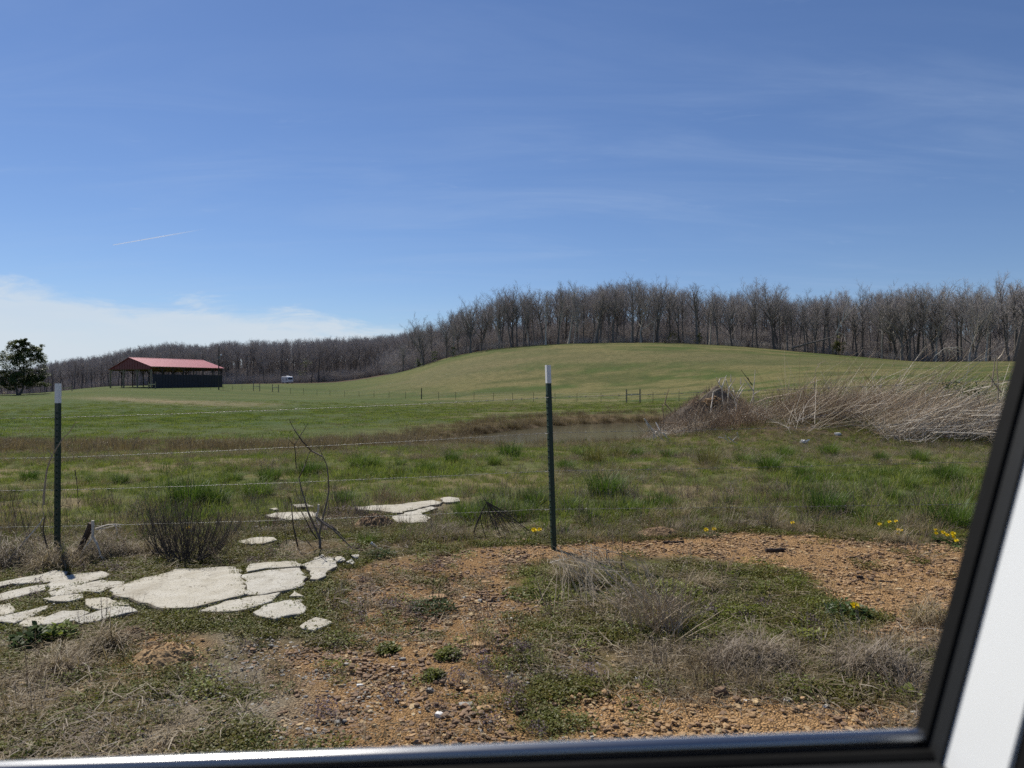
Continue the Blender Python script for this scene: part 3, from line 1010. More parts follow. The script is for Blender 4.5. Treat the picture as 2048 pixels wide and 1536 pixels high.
def slab(poly_px, seed):
    rr = random.Random(seed)
    P = [G(a, b) for a, b in poly_px]
    # subdivide edges and roughen the broken outline
    out = []
    for i, p in enumerate(P):
        q = P[(i + 1) % len(P)]
        k = max(1, int((q - p).length / 0.05))
        for j in range(k):
            r = p.lerp(q, j / k)
            o = 0.017
            out.append(Vector((r.x + rr.uniform(-o, o), r.y + rr.uniform(-o, o), 0)))
    c = sum(out, Vector()) / len(out)
    area = sum(out[i - 1].x * out[i].y - out[i].x * out[i - 1].y for i in range(len(out)))
    off = (.013 if 12 <= seed <= 24 else .008) * (1 if area > 0 else -1)
    nrm = []
    for i in range(len(out)):
        e = out[(i + 3) % len(out)] - out[i - 3]
        nrm.append(Vector((e.y, -e.x, 0)).normalized())
    out = [p + q * off for p, q in zip(out, nrm)]
    zc_ = hz(c.x, c.y)
    n = len(out)
    tx, ty = rr.uniform(-.012, .012), rr.uniform(-.02, .01)
    m = MB()
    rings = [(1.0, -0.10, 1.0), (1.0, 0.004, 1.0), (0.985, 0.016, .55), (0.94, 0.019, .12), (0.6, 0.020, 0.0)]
    for sc, dz, _ in rings:
        for p in out:
            q = c + (p - c) * sc
            m.v.append(Vector((q.x, q.y, hz(q.x, q.y) * 0.6 + zc_ * 0.4 + dz + tx * (q.x - c.x) + ty * (q.y - c.y) + 0.012)))
    for k in range(len(rings) - 1):
        for i in range(n):
            j = (i + 1) % n
            m.f.append((k * n + i, k * n + j, (k + 1) * n + j, (k + 1) * n + i))
    m.f.append(tuple(4 * n + i for i in range(n)))
    m.f.append(tuple(range(n))[::-1])
    o = m.build('slab', M['concrete'], paving)
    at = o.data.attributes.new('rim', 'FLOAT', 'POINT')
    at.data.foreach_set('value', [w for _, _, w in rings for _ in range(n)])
    return [(p.x, p.y) for p in out]


SLAB_PLAN = [slab(s, i) for i, s in enumerate(SLABS)]


def slab_sdf(x, y):
    s = np.full(np.shape(x), 99.0)
    nearby = (y < 9.5)
    if nearby.any():
        t = np.full(nearby.sum(), 99.0)
        for P in SLAB_PLAN:
            t = np.minimum(t, sdf(P[::2], x[nearby], y[nearby]))
        s[nearby] = t
    return s


# ------------------------------------------------------------------ the car the picture is taken from
car = thing('parked_car', 'white car door opening with black window seal in the foreground', 'car', (0.0, 0.45, 0.0))
CO = Vector((0, 0.45, 0))


def carpart(m, name, mat, smooth=False, label=None):
    m.v = [Vector(p) - CO for p in m.v]
    o = m.build(name, M[mat], car, smooth)
    if label:
        o['label'] = label
    return o


def extrude_profile(m, A, B, prof, cap=True):
    """profile (y, z offsets) swept straight from A to B"""
    b, n = len(m.v), len(prof)
    for E in (A, B):
        for yy, zz in prof:
            m.v.append(Vector((E.x, E.y + yy, E.z + zz)))
    for i in range(n):
        j = (i + 1) % n
        m.f.append((b + i, b + j, b + n + j, b + n + i))
    if cap:
        m.f += [tuple(b + i for i in range(n)), tuple(b + n + i for i in range(n))[::-1]]


SA, SB = W(-700, 1564, 0.46), W(1878, 1471, 0.46)
m = MB()
arc = [(0.0055 * math.cos(a) , 0.0042 * math.sin(a)) for a in [math.radians(t) for t in range(-30, 211, 20)]]
extrude_profile(m, SA, SB, arc, False)
carpart(m, 'window_trim', 'trim_gloss', True, 'bright metal strip along the bottom of the car window')
m = MB()
extrude_profile(m, SA, SB, [(-0.0056, -0.006), (-0.0056, -0.0035), (-0.012, -0.0038), (-0.015, -0.0062), (-0.0158, -0.030), (0.006, -0.030), (0.006, -0.006)])
carpart(m, 'window_seal', 'rubber')
m = MB()
extrude_profile(m, SA, SB, [(-0.0165, -0.0075), (-0.026, -0.0085), (-0.060, -0.013), (-0.075, -0.03), (-0.08, -0.55), (-0.0165, -0.55)])
carpart(m, 'door_panel', 'trim_grey')
m = MB()
extrude_profile(m, SA, SB, [(0.0075, -0.008), (0.035, -0.012), (0.075, -0.09), (0.085, -0.30), (0.06, -0.70), (0.0075, -0.70)])
carpart(m, 'door_skin', 'car_white')
# leaning pillar: strips that follow one slanting plane
ZB, ZT = 0.955, 1.62


def pillar_strip(name, mat, y0, y1, dx0=0.0, dx1=0.0, th=0.03, label=None, zb=ZB):
    m = MB()

    def X(z):
        return 0.2545 + 0.27 * (z - 1.0485)
    sec = [(0, dx0, y0), (0, dx1, y1), (th, dx1, y1), (th, dx0, y0)]
    n = 4
    for z in (zb, ZT):
        for t, dx_, yy in sec:
            m.v.append(Vector((X(z) + dx_ + t, yy, z)))
    for i in range(n):
        j = (i + 1) % n
        m.f.append((i, j, n + j, n + i))
    m.f += [(0, 1, 2, 3)[::-1], (4, 5, 6, 7)]
    return carpart(m, name, mat, label=label)


pillar_strip('pillar_seal', 'rubber', 0.4665, 0.4535, 0.0, 0.0, label='black rubber seal up the window pillar')
pillar_strip('pillar_trim', 'trim_grey', 0.4532, 0.4405, 0.0022, 0.0030)
pillar_strip('pillar', 'car_white', 0.4402, 0.3935, 0.0050, 0.0062, label='white painted door pillar')
pillar_strip('belt_cover', 'rubber', 0.393, 0.335, 0.0085, 0.0120)

# ------------------------------------------------------------------ barbed wire fence beside the road
fence = thing('wire_fence', 'barbed wire fence on green steel posts with white tips', 'fence', (0.308, 5.63, 0.0))
FO = Vector((0.308, 5.63, 0.0))


def t_post(base, topp, tipfrac, rz):
    """studded steel T post; the tip is its own piece"""
    base, topp = Vector(base), Vector(topp)
    ax = (topp - base)
    L = ax.length
    ax.normalize()
    cr, sr = math.cos(rz), math.sin(rz)
    prof = [(-.0195, 0), (-.0195, -.0042), (.0195, -.0042), (.0195, 0), (.0035, .0015), (.0028, .036), (-.0028, .036), (-.0035, .0015)]

    def ring(m, t, k=1.0):
        for a, b in prof:
            m.v.append(base + ax * (L * t) + Vector(((a * cr - b * sr) * k, (a * sr + b * cr) * k, 0)))

    def seg(t0, t1, k=1.0):
        m = MB()
        ring(m, t0, k)
        ring(m, t1, k)
        for i in range(8):
            j = (i + 1) % 8
            m.f.append((i, j, 8 + j, 8 + i))
        m.f += [tuple(range(8))[::-1], tuple(range(8, 16))]
        return m
    m = seg(-0.25, 1 - tipfrac)
    for i in range(24):
        t = 0.05 + i * 0.034
        p = base + ax * (L * t) + Vector((.0042 * sr + .003 * sr, -.0042 * cr - .003 * cr, 0))
        m.box(p, (0.014, 0.008, 0.012), Matrix.Rotation(rz, 3, 'Z'))
    m.v = [Vector(p) - FO for p in m.v]
    po = m.build('fence_post', M['post_green'], fence)
    m = seg(1 - tipfrac + 0.0005, 1.0, 1.02)
    m.v = [Vector(p) - FO for p in m.v]
    m.build('post_tip', M['post_white'], po)
    return po


P2b, P2t = Vector((0.310, 5.63, 0.02)), W(1092.5, 730, 5.63)
P1b, P1t = Vector((-3.597, 5.76, -0.10)), W(114, 767, 5.76)
posts = [t_post(P2b, P2t, 0.100, math.radians(-74)), t_post(P1b, P1t, 0.112, math.radians(-20))]
posts[0]['label'] = 'green steel post with white tip, standing alone at mid picture'
posts[1]['label'] = 'dark green steel post at the left, with brush around its foot'
# posts the fence runs on to, past the frame
posts.append(t_post((-7.6, 5.85, -0.12), (-7.62, 5.85, 1.26), 0.1, 0.3))
posts.append(t_post((4.45, 5.55, 0.03), (4.44, 5.55, 1.43), 0.1, 0.3))

ROWS = [((835, 795), 842, 757), ((915, 866), 921, 838), ((980, 942), 984, 917), ((1053, 1018), 1056, 1001)]
for (ya, yb), yl, yr in ROWS:
    def bary(px, zp, d):
        return W(px, zp, d)
    A = W(113, ya, 5.775)
    B = W(1097, yb, 5.645)
    Lp = A + (A - B) * 0.0
    L0 = Vector((-7.6, 5.865, A.z - 0.03))
    R0 = Vector((4.45, 5.565, B.z + (yb - yr) / F * 5.6 * 1.12))
    pts = []
    rr = random.Random(yb)

    def run(p, q, n, sag):
        return [p.lerp(q, i / n) + Vector((0, 0, -sag * 4 * (i / n) * (1 - i / n) + rr.uniform(-.002, .002))) for i in range(n + 1)]
    pts = run(L0, A, 14, 0.01) + run(A, B, 26, 0.012)[1:] + run(B, R0, 26, 0.01)[1:]
    # two strands twisted round one another
    m = MB()
    fine = []
    for i in range(len(pts) - 1):
        for j in range(5):
            fine.append(pts[i].lerp(pts[i + 1], j / 5))
    fine.append(pts[-1])
    for ph in (0, math.pi):
        m.tube([p + Vector((0, math.cos(i * 1.7 + ph) * .0012, math.sin(i * 1.7 + ph) * .0012)) for i, p in enumerate(fine)], 0.0008, 4)
    w = None
    m.v = [Vector(p) - FO for p in m.v]
    w = m.build('wire', M['wire'], fence, True)
    mbb = MB()
    s, acc = 0.0, 0.06
    for i in range(len(fine) - 1):
        s += (fine[i + 1] - fine[i]).length
        if s > acc:
            acc += 0.125
            p = fine[i]
            for k in range(4):
                a = rr.uniform(0, 6.28)
                mbb.spike(p + Vector((rr.uniform(-.006, .006), 0, 0)), p + Vector((rr.uniform(-.012, .012), math.cos(a) * .014, math.sin(a) * .014)), 0.0015)
            mbb.tube([p + Vector((-.006, 0, 0)), p + Vector((.006, 0, 0))], 0.0034, 5)
    mbb.v = [Vector(p) - FO for p in mbb.v]
    mbb.build('barbs', M['wire'], w)['kind'] = 'stuff'
    for p in (A, B):
        c = MB()
        c.tube([p + Vector((0.027 * math.cos(t), -0.022 + 0.026 * math.sin(t), 0.004 * math.sin(3 * t))) for t in [i * 0.7 for i in range(8)]], 0.0017, 4)
        c.v = [Vector(q) - FO for q in c.v]
        c.build('wire_clip', M['wire'], w)

# ------------------------------------------------------------------ far pasture fence
pf = thing('pasture_fence', 'long thin post and wire fence crossing the green pasture', 'fence', (0, 0, 0))
_fx = [-200, 300, 520, 557, 700, 843, 1000, 1154, 1253, 1306, 1400, 2300]
_fd = [168, 172, 172, 170, 150, 128, 112, 103, 92, 90, 88, 80]


def fpt(px):
    d = float(np.interp(px, _fx, _fd))
    x = (px - CX) / F * d
    return Vector((x, d, hz(x, d)))


steel = [28, 60, 90, 311, 328, 345, 364, 382, 400, 421, 446, 465, 484, 581, 607, 634, 660, 689, 718, 748, 778, 811, 877, 911, 948, 987, 1025, 1067, 1110, 1154, 1202, 1306, 1358, 1412, 1470]
src = None
mp_ = MB()
mp_.tube([(0, 0, -.2), (0, 0, 1.32)], [0.032, 0.03], 5)
for px in steel:
    p = fpt(px)
    if src is None:
        src = mp_.build('post', M['darkpost'], pf, loc=None)
        src.location = p
    else:
        inst(src, 'post', p, R.uniform(0, 3), (1, 1, R.uniform(.92, 1.06)), pf)
for px in (843,):
    m = MB()
    p = fpt(px)
    m.tube([(0, 0, -.2), (0.02, 0, 1.95)], [0.09, 0.08], 7)
    m.build('timber_post', M['darkpost'], pf).location = p
BR = [(117, 144), (297, 311), (507, 519.5), (545, 557), (1253, 1280)]
for a, b in BR:
    pa, pb = fpt(a), fpt(b)
    hgt = 1.75 if a > 200 else 1.4
    for p in (pa, pb):
        m = MB()
        m.tube([(0, 0, -.2), (0, 0, hgt)], [0.095, 0.085], 7)
        m.build('timber_post', M['oldwood'], pf).location = p
    m = MB()
    m.beam(pa + Vector((0, 0, hgt * .62)), pb + Vector((0, 0, hgt * .62)), 0.10, 0.17)
    m.build('brace_rail', M['rail'], pf)
for k, h in enumerate((0.35, 0.7, 1.0, 1.25)):
    m = MB()
    line = [28, 60, 90, 117, 144] + [297] + [q for q in steel if 297 < q < 500] + [507]
    line2 = [557] + [q for q in steel + [843, 1253, 1280] if q > 560]
    for ln in (line, sorted(line2)):
        m.tube([fpt(q) + Vector((0, 0, h)) for q in ln], 0.005, 3)
    m.build('wire', M['wire'], pf)

# ------------------------------------------------------------------ open sided barn with the red roof
DB = 181.0
c0 = W(302.5, 770, DB)
c0.z = hz(c0.x, c0.y)
UL = Vector((9.3, 20.0, 0)).normalized()      # along the long side, away from the camera
UW = Vector((-UL.y, UL.x, 0))                 # across the gable, to the left
BL, BW = 22.4, 15.0
barn = thing('open_barn', 'open sided pole barn with red metal roof and dark wall on the ridge', 'barn', c0)


def bp(l, w, z):
    """barn coordinates, z above eye level datum"""
    return UL * l + UW * w + Vector((0, 0, z - c0.z))


def zat(py, d):
    return CZ - (py - HY) / F * d


ER, EL_, RZ, RW = 5.75, 5.02, 7.95, 7.6     # right eave, left eave, ridge heights and ridge position
OV = 0.45


def roofz(w):
    return ER + (RZ - ER) * w / RW if w <= RW else RZ + (EL_ - RZ) * (w - RW) / (BW - RW)


def roof_half(w0, w1, name):
    m = MB()
    n = 25
    for i in range(n):                       # metal sheets, each with a raised rib
        l0, l1 = -OV + (BL + 2 * OV) * i / n, -OV + (BL + 2 * OV) * (i + 1) / n
        m2 = MB()
        z0, z1 = roofz(w0), roofz(w1)
        up = Vector((0, 0, 0.035))
        P = [bp(l0, w0, z0), bp(l1, w0, z0), bp(l1, w1, z1), bp(l0, w1, z1)]
        m2.prism(P, (0, 0, 0.035))
        rb = [bp(l0 + .06, w0, z0 + .035), bp(l0 + .13, w0, z0 + .035), bp(l0 + .13, w1, z1 + .035), bp(l0 + .06, w1, z1 + .035)]
        m2.prism(rb, (0, 0, 0.03))
        yield m2


roof = MB()
roof.prism([bp(-OV, RW - .25, roofz(RW - .25) + .07), bp(BL + OV, RW - .25, roofz(RW - .25) + .07), bp(BL + OV, RW, RZ + .075), bp(-OV, RW, RZ + .075)], (0, 0, .02))
roof.prism([bp(-OV, RW, RZ + .075), bp(BL + OV, RW, RZ + .075), bp(BL + OV, RW + .25, roofz(RW + .25) + .07), bp(-OV, RW + .25, roofz(RW + .25) + .07)], (0, 0, .02))
ro = roof.build('roof', M['roof_red'], barn)
for w0, w1 in ((-OV, RW - .003), (RW + .003, BW + OV)):
    for m2 in roof_half(w0, w1, 'sheet'):
        m2.build('roof_sheet', M['roof_red'], ro)
# gable cladding, sheet by sheet
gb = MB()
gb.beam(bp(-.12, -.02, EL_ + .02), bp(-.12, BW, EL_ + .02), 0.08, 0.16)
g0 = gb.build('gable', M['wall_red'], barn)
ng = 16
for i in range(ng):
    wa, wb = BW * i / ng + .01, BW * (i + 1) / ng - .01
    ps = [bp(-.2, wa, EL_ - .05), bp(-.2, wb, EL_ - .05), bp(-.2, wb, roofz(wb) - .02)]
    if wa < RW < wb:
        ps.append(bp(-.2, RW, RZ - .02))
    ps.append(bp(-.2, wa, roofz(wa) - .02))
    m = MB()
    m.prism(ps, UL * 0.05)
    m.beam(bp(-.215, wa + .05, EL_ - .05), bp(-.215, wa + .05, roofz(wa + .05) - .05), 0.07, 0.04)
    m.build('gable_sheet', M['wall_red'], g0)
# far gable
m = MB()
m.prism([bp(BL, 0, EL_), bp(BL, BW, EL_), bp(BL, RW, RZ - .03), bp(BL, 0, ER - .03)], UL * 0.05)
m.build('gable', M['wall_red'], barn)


def gnd(l, w):
    p = bp(l, w, 0) + c0
    return hz(p.x, p.y) - 0.15


def post_at(l, w, top, brace=(), mat='oldwood', r=0.2):
    m = MB()
    m.beam(bp(l, w, gnd(l, w)), bp(l, w, top), r, r)
    for dl, dw in brace:
        m.beam(bp(l, w, top - 1.1), bp(l + dl, w + dw, top - .08), 0.10, 0.14)
    m.build('post', M[mat], barn)


for i in range(4):
    w = BW * i / 3
    br = [(0, 1.0)] if i == 0 else [(0, -1.0)] if i == 3 else [(0, 1.0), (0, -1.0)]
    post_at(0.0, w, EL_ - .06, br, r=0.26)
for k in range(1, 8):
    l = BL * k / 7
    post_at(l, 0.0, ER - .1, [(1.0, 0), (-1.0, 0)] if k < 7 else [(-1, 0)], 'darkpost')
    post_at(l, BW, EL_ - .1, [(1.0, 0), (-1.0, 0)] if k < 7 else [(-1, 0)], 'darkpost')
for l in (7.4, 14.8):
    for w in (5.0, 10.0):
        post_at(l, w, EL_ - .05, [(1, 0), (-1, 0), (0, 1), (0, -1)], 'darkpost')
for w in (0.14, BW - .14):
    e = (ER if w < 1 else EL_) - .22
    m = MB()
    m.beam(bp(0, w, e), bp(BL, w, e), 0.12, 0.3)
    m.build('eave_beam', M['oldwood'], barn)
for k in range(8):
    l = BL * k / 7 + .16
    m = MB()
    m.beam(bp(l, 0, EL_ - .02), bp(l, BW, EL_ - .02), .08, .2)
    m.beam(bp(l, 0, roofz(0) - .18), bp(l, RW, RZ - .18), .08, .2)
    m.beam(bp(l, RW, RZ - .18), bp(l, BW, roofz(BW) - .18), .08, .2)
    for w in (2.5, 5.0, 7.6, 10.0, 12.5):
        m.beam(bp(l, w, EL_), bp(l, w + (.9 if w < RW else -.9) * (w != RW), roofz(w) - .2), .06, .12)
    m.build('truss', M['oldwood'], barn)
for w in (1.6, 3.6, 5.6, 9.4, 11.4, 13.4):
    m = MB()
    m.beam(bp(0, w, roofz(w) - .06), bp(BL, w, roofz(w) - .06), .06, .08)
    m.build('purlin', M['oldwood'], barn)
# dark wall sheets on the right side
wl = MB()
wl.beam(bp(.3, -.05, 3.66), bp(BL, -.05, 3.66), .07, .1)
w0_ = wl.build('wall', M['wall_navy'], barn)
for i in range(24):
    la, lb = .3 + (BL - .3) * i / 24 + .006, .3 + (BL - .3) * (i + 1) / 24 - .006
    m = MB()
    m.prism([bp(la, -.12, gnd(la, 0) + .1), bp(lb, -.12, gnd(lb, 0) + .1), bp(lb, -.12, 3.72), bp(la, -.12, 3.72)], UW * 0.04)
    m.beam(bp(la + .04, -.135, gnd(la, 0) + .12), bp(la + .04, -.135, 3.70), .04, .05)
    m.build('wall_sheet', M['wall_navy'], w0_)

# hay trailer parked under the barn roof
q = c0 + UL * 6.0 + UW * 4.2
q.z = hz(q.x, q.y)
tr = thing('farm_trailer', 'dark flat farm trailer with an upright frame under the barn roof', 'trailer', q, rotz=math.atan2(UW.y, UW.x))
m = MB()
m.box((0, 0, .62), (4.6, 2.0, .14))
m.box((0, 0, .50), (4.2, .9, .12))
m.build('deck', M['darkpost'], tr)
m = MB()
for yy in (-.55, .55):
    m.beam((.6, yy, .69), (.6, yy, 2.1), .09, .09)
m.beam((.6, -.55, 1.5), (.6, .55, 1.5), .08, .08)
m.beam((.6, .55, 2.05), (.9, .8, 2.35), .08, .08)
m.build('frame', M['darkpost'], tr)
for xx in (-1.3, 1.3):
    for yy in (-.85, .85):
        m = MB()
        m.tube([(xx, yy - .12, .36), (xx, yy + .12, .36)], .36, 14)
        m.build('wheel', M['rubber'], tr)

# utility pole beside the barn
d = 173.0
p = W(437.5, 775, d)
p.z = hz(p.x, p.y)
pole = thing('utility_pole', 'dark wooden utility pole with yard light beside the barn', 'pole', p)
H = zat(693, d) - p.z
m = MB()
m.tube([(0, 0, -.3), (.0, 0, H * .5), (.05, 0, H)], [.16, .14, .11], 8)
m.build('pole', M['darkpost'], pole)
m = MB()
m.tube([(.05, 0, H - 2.0), (.35, -.1, H - 1.85), (.6, -.1, H - 1.9)], .03, 5)
m.build('lamp_arm', M['wire'], pole)
m = MB()
m.tube([(.6, -.1, H - 2.1), (.6, -.1, H - 1.95), (.6, -.1, H - 1.8)], [.24, .17, .06], 10)
m.build('lamp_head', M['post_white'], pole)
m = MB()
m.box((.16, -.14, H - 2.65), (.2, .16, .75))
m.build('meter_box', M['wire'], pole)

# ------------------------------------------------------------------ motorhome behind the crest
d = 296.0
p = W(574.5, 767, d)
p.z = zat(767.3, d)
rv = thing('motorhome', 'white rounded motorhome parked in front of the woods', 'motorhome', p, rotz=math.radians(-55))
m = MB()
prof = [(-3.9, .55), (-4.0, 1.6), (-3.85, 2.55), (-3.5, 2.86), (2.6, 2.95), (3.3, 2.72), (3.75, 2.2), (4.0, 1.5), (4.02, .9), (3.9, .55)]
ys_ = [(-1.2, .94), (-1.12, 1.0), (1.12, 1.0), (1.2, .94)]
for yy, k in ys_:
    for a, b in prof:
        m.v.append(Vector((a * k, yy, .55 + (b - .55) * k)))
n = len(prof)
for r in range(3):
    for i in range(n):
        j = (i + 1) % n
        m.f.append((r * n + i, r * n + j, (r + 1) * n + j, (r + 1) * n + i))
m.f += [tuple(range(n)), tuple(range(3 * n, 4 * n))[::-1]]
m.build('body', M['rv_white'], rv)
for xx in (-2.4, -1.1, 1.2):
    m = MB()
    m.box((xx, -1.215, 1.9), (.5, .04, .55))
    m.build('window', M['glass_dark'], rv)
m = MB()
m.prism([(2.7, -1.215, 1.4), (3.7, -1.215, 1.4), (3.35, -1.215, 2.35), (2.7, -1.215, 2.35)], (0, .05, 0))
m.build('cab_window', M['glass_dark'], rv)
m = MB()
m.prism([(4.06, -.9, 1.7), (4.06, .9, 1.7), (3.66, .9, 2.35), (3.66, -.9, 2.35)], (.04, 0, .02))
m.build('windscreen', M['glass_dark'], rv)
m = MB()
m.box((.6, 0, 3.08), (1.3, .9, .28))
m.build('roof_unit', M['rv_white'], rv)
m = MB()
m.box((0, -1.215, 1.15), (7.4, .03, .12))
m.build('stripe', M['darkpost'], rv)
for xx in (-2.2, 2.7):
    for yy in (-1.02, 1.02):
        m = MB()
        m.tube([(xx, yy - .13, .42), (xx, yy + .13, .42)], .42, 14)
        m.build('wheel', M['rubber'], rv)

# aeroplane trail
A, B = W(226, 490, 7000), W(418, 456.5, 7000)
m = MB()
m.tube([A.lerp(B, i / 12) for i in range(13)], [3.5 + 2.6 * i / 12 for i in range(13)], 8)
o = m.build('contrail', M['vapour'], loc=A)
tag(o, 'short thin white aeroplane trail in the blue sky', 'contrail')


# ------------------------------------------------------------------ bare deciduous trees
def bare_tree(seed, style='tall'):
    """unit tree of height 1: trunk with limbs, crown of branches and twigs"""
    rr = random.Random(seed)
    T, C = MB(), MB()
    up = Vector((0, 0, 1))
    tall = style == 'tall'
    r0 = rr.uniform(.0085, .017) * (1.0 if tall else 1.3)
    lean = Vector((rr.uniform(-.09, .09), rr.uniform(-.09, .09), 0))
    ns = 9
    slim = style == 'slim'
    tall = tall or slim
    hs = rr.uniform(.82, .93) if slim else rr.uniform(.58, .78) if tall else rr.uniform(.42, .55)
    tp, trr = [], []
    off = Vector()
    for i in range(ns):
        t = i / (ns - 1)
        off = off + Vector((rr.uniform(-.008, .008), rr.uniform(-.008, .008), 0))
        tp.append(Vector((0, 0, t * hs)) + lean * t + off * (t > 0))
        trr.append(r0 * (1 - .78 * t) * (1.35 if i == 0 else 1))
    tp[0].z = -.02
    T.tube(tp, trr, 6)

    def path(p, d, L, n, wig, lift):
        pts = [Vector(p)]
        d = Vector(d).normalized()
        for i in range(n):
            d = (d + Vector((rr.uniform(-wig, wig), rr.uniform(-wig, wig), rr.uniform(-wig, wig) + lift))).normalized()
            pts.append(pts[-1] + d * (L / n))
        return pts

    def along(pts, t):
        f = t * (len(pts) - 1)
        i = min(int(f), len(pts) - 2)
        return pts[i].lerp(pts[i + 1], f - i), (pts[i + 1] - pts[i]).normalized()

    def side(d, ang):
        a = d.orthogonal().normalized()
        a.rotate(__import__('mathutils').Quaternion(d, rr.uniform(0, 6.283)))
        return (d * math.cos(ang) + a * math.sin(ang)).normalized()

    limbs = []
    nl = rr.randint(10, 13)
    lo = rr.uniform(.44, .62) if slim else rr.uniform(.34, .56) if tall else rr.uniform(.26, .4)
    az = rr.uniform(0, 6.28)
    for i in range(nl):
        t = lo + (1 - lo) * (i / (nl - 1)) ** .85
        p, d = along(tp, min(t, .999))
        az += 2.4 + rr.uniform(-.5, .5)
        el = rr.uniform(.55, 1.05) + .30 * t
        dd = Vector((math.cos(az) * math.cos(el), math.sin(az) * math.cos(el), math.sin(el)))
        L = (rr.uniform(.26, .42) if tall else rr.uniform(.36, .5)) * (1.1 - .25 * (t - lo) / (1 - lo))
        L *= .66 if slim else 1
        pts = path(p, dd, L, 6, .17, .06)
        rb = r0 * (1 - .55 * t) * .74
        T.tube(pts, [rb, rb * .84, rb * .68, rb * .54, rb * .42, rb * .3, rb * .18], 4, False)
        limbs.append((pts, rb, L))
    limbs.append((tp[-4:], r0 * .35, .3))
    for pts, rb, L in limbs:
        nb = rr.randint(6, 8)
        for k in range(nb):
            t = .22 + .78 * (k + rr.random()) / nb
            p, d = along(pts, min(t, .99))
            dd = (side(d, rr.uniform(.45, .95)) + up * .28).normalized()
            l2 = L * rr.uniform(.28, .5) * (1.15 - .5 * t)
            p2 = path(p, dd, l2, 3, .2, .06)
            r2 = max(rb * .40 * (1.1 - .5 * t), .0009)
            C.tube(p2, [r2, r2 * .7, r2 * .5, r2 * .3], 3, False)
            for j in range(rr.randint(5, 7)):
                t2 = .15 + .85 * rr.random()
                q, e = along(p2, min(t2, .99))
                ee = (side(e, rr.uniform(.4, .9)) + up * .2).normalized()
                l3 = rr.uniform(.035, .075) * (1.2 - .4 * t2)
                q2 = q + ee * l3
                C.spike(q, q2, .0009)
                for _ in range(2):
                    q3 = q.lerp(q2, rr.uniform(.3, .95))
                    C.spike(q3, q3 + (side(ee, rr.uniform(.4, .8)) + up * .15).normalized() * rr.uniform(.02, .045), .00065)
    top = max(p.z for p in C.v)
    for m in (T, C):
        m.v = [Vector(p) / top for p in m.v]
    return T, C


PROTO = []
for i in range(9):
    T, C = bare_tree(100 + i, 'tall')
    PROTO.append((T.mesh('trunk', M['bark_far']), C.mesh('crown', M['twig_far'])))
for i in range(7):
    T, C = bare_tree(150 + i, 'slim')
    PROTO.append((T.mesh('trunk', M['bark_far']), C.mesh('crown', M['twig_far'])))
WIDE = []
for i in range(4):
    T, C = bare_tree(200 + i, 'wide')
    WIDE.append((T.mesh('trunk', M['bark_far']), C.mesh('crown', M['twig_far'])))
print('tree faces', sum(len(c.polygons) + len(t.polygons) for t, c in PROTO) / len(PROTO))


PALE = {}


def plant_tree(px, d, H, pr, label, group=None, fat=1.0, zz=None, pale=False, name='bare_tree'):
    x = (px - CX) / F * d
    z = hz(x, d) if zz is None else zz
    t = thing(name, label, 'tree', (x, d, z - .15), group, R.uniform(0, 6.28))
    s = (H * fat, H * fat, H)
    for nm, me in zip(('trunk', 'crown'), pr):
        o = bpy.data.objects.new(nm, me)
        COL.objects.link(o)
        o.parent = t
        o.scale = s
        if pale and nm == 'trunk':
            if me.name not in PALE:
                PALE[me.name] = me.copy()
                PALE[me.name].materials[0] = M['bark_pale']
            o.data = PALE[me.name]
    return t


TOPX = [800, 850, 895, 915, 930, 985, 1020, 1060, 1110, 1150, 1200, 1265, 1300, 1350, 1400, 1450, 1490, 1540, 1580, 1640, 1700, 1760, 1810, 1850, 1900, 1950, 2060, 2400]
TOPY = [668, 628, 634, 606, 596, 587, 573, 570, 567, 565, 550, 546, 556, 560, 572, 572, 566, 560, 585, 583, 567, 566, 562, 568, 556, 560, 548, 545]


def crest_d(px):
    return float(np.interp(px, [780, 900, 1450, 1600, 1700, 1850, 2100, 2500], [252, 252, 250, 244, 236, 218, 213, 210]))


def height_for(px, d, top, zb):
    return zat(top, d) - zb


SEG = [(880, 'at its low left end'), (960, 'where it climbs the left slope'), (1050, 'left of the middle post'), (1140, 'straight above the middle post'), (1240, 'left of its tallest trees'),
       (1330, 'on the very crown of the hill'), (1430, 'just right of the crown of the hill'), (1500, 'behind the low-forked tree'), (1600, 'beside the tall bushy-topped tree'),
       (1700, 'around the fallen trunk'), (1800, 'right of the yellow-green bush'), (1900, 'behind the white fallen branch'), (9999, 'at its right end by the car pillar')]


def GL(px, row):
    w = [t for a, t in SEG if px < a][0]
    return 'bare tree in the hilltop wood\'s %s row, %s' % ('front' if row == 0 else 'second', w)


SEGL = [(90, 'left of the evergreen'), (220, 'between the evergreen and the barn'), (330, 'above the barn gable'), (440, 'above the barn roof'), (540, 'right of the utility pole'), (620, 'above the motorhome'),
        (720, 'right of the motorhome'), (9999, 'where it meets the hill')]


def DL(px):
    return 'distant leafless tree in the far wood %s' % [t for a, t in SEGL if px < a][0]


GG = 'leafless trees along the edge of the hilltop wood'
px = 806.0
k = 0
while px < 2120:
    for row in range(2):
        qx = px + R.uniform(-6, 6) + row * 6
        d = crest_d(qx) + (0.8 + R.uniform(0, 3) if row == 0 else R.uniform(4, 11))
        x = (qx - CX) / F * d
        zb = hz(x, d)
        top = float(np.interp(qx, TOPX, TOPY))
        H = height_for(qx, d, top, zb) * (R.uniform(.70, 1.1) if row == 0 else R.uniform(.8, 1.12))
        small = qx < 905
        plant_tree(qx, d, H * (.9 if small and row else 1), R.choice(PROTO if (row or R.random() < .8) else WIDE), GL(qx, row), GG, R.uniform(.8, 1.35), pale=R.random() < .16)
    px += R.choice([9, 14, 20, 24, 30, 38]) * R.uniform(.8, 1.15)
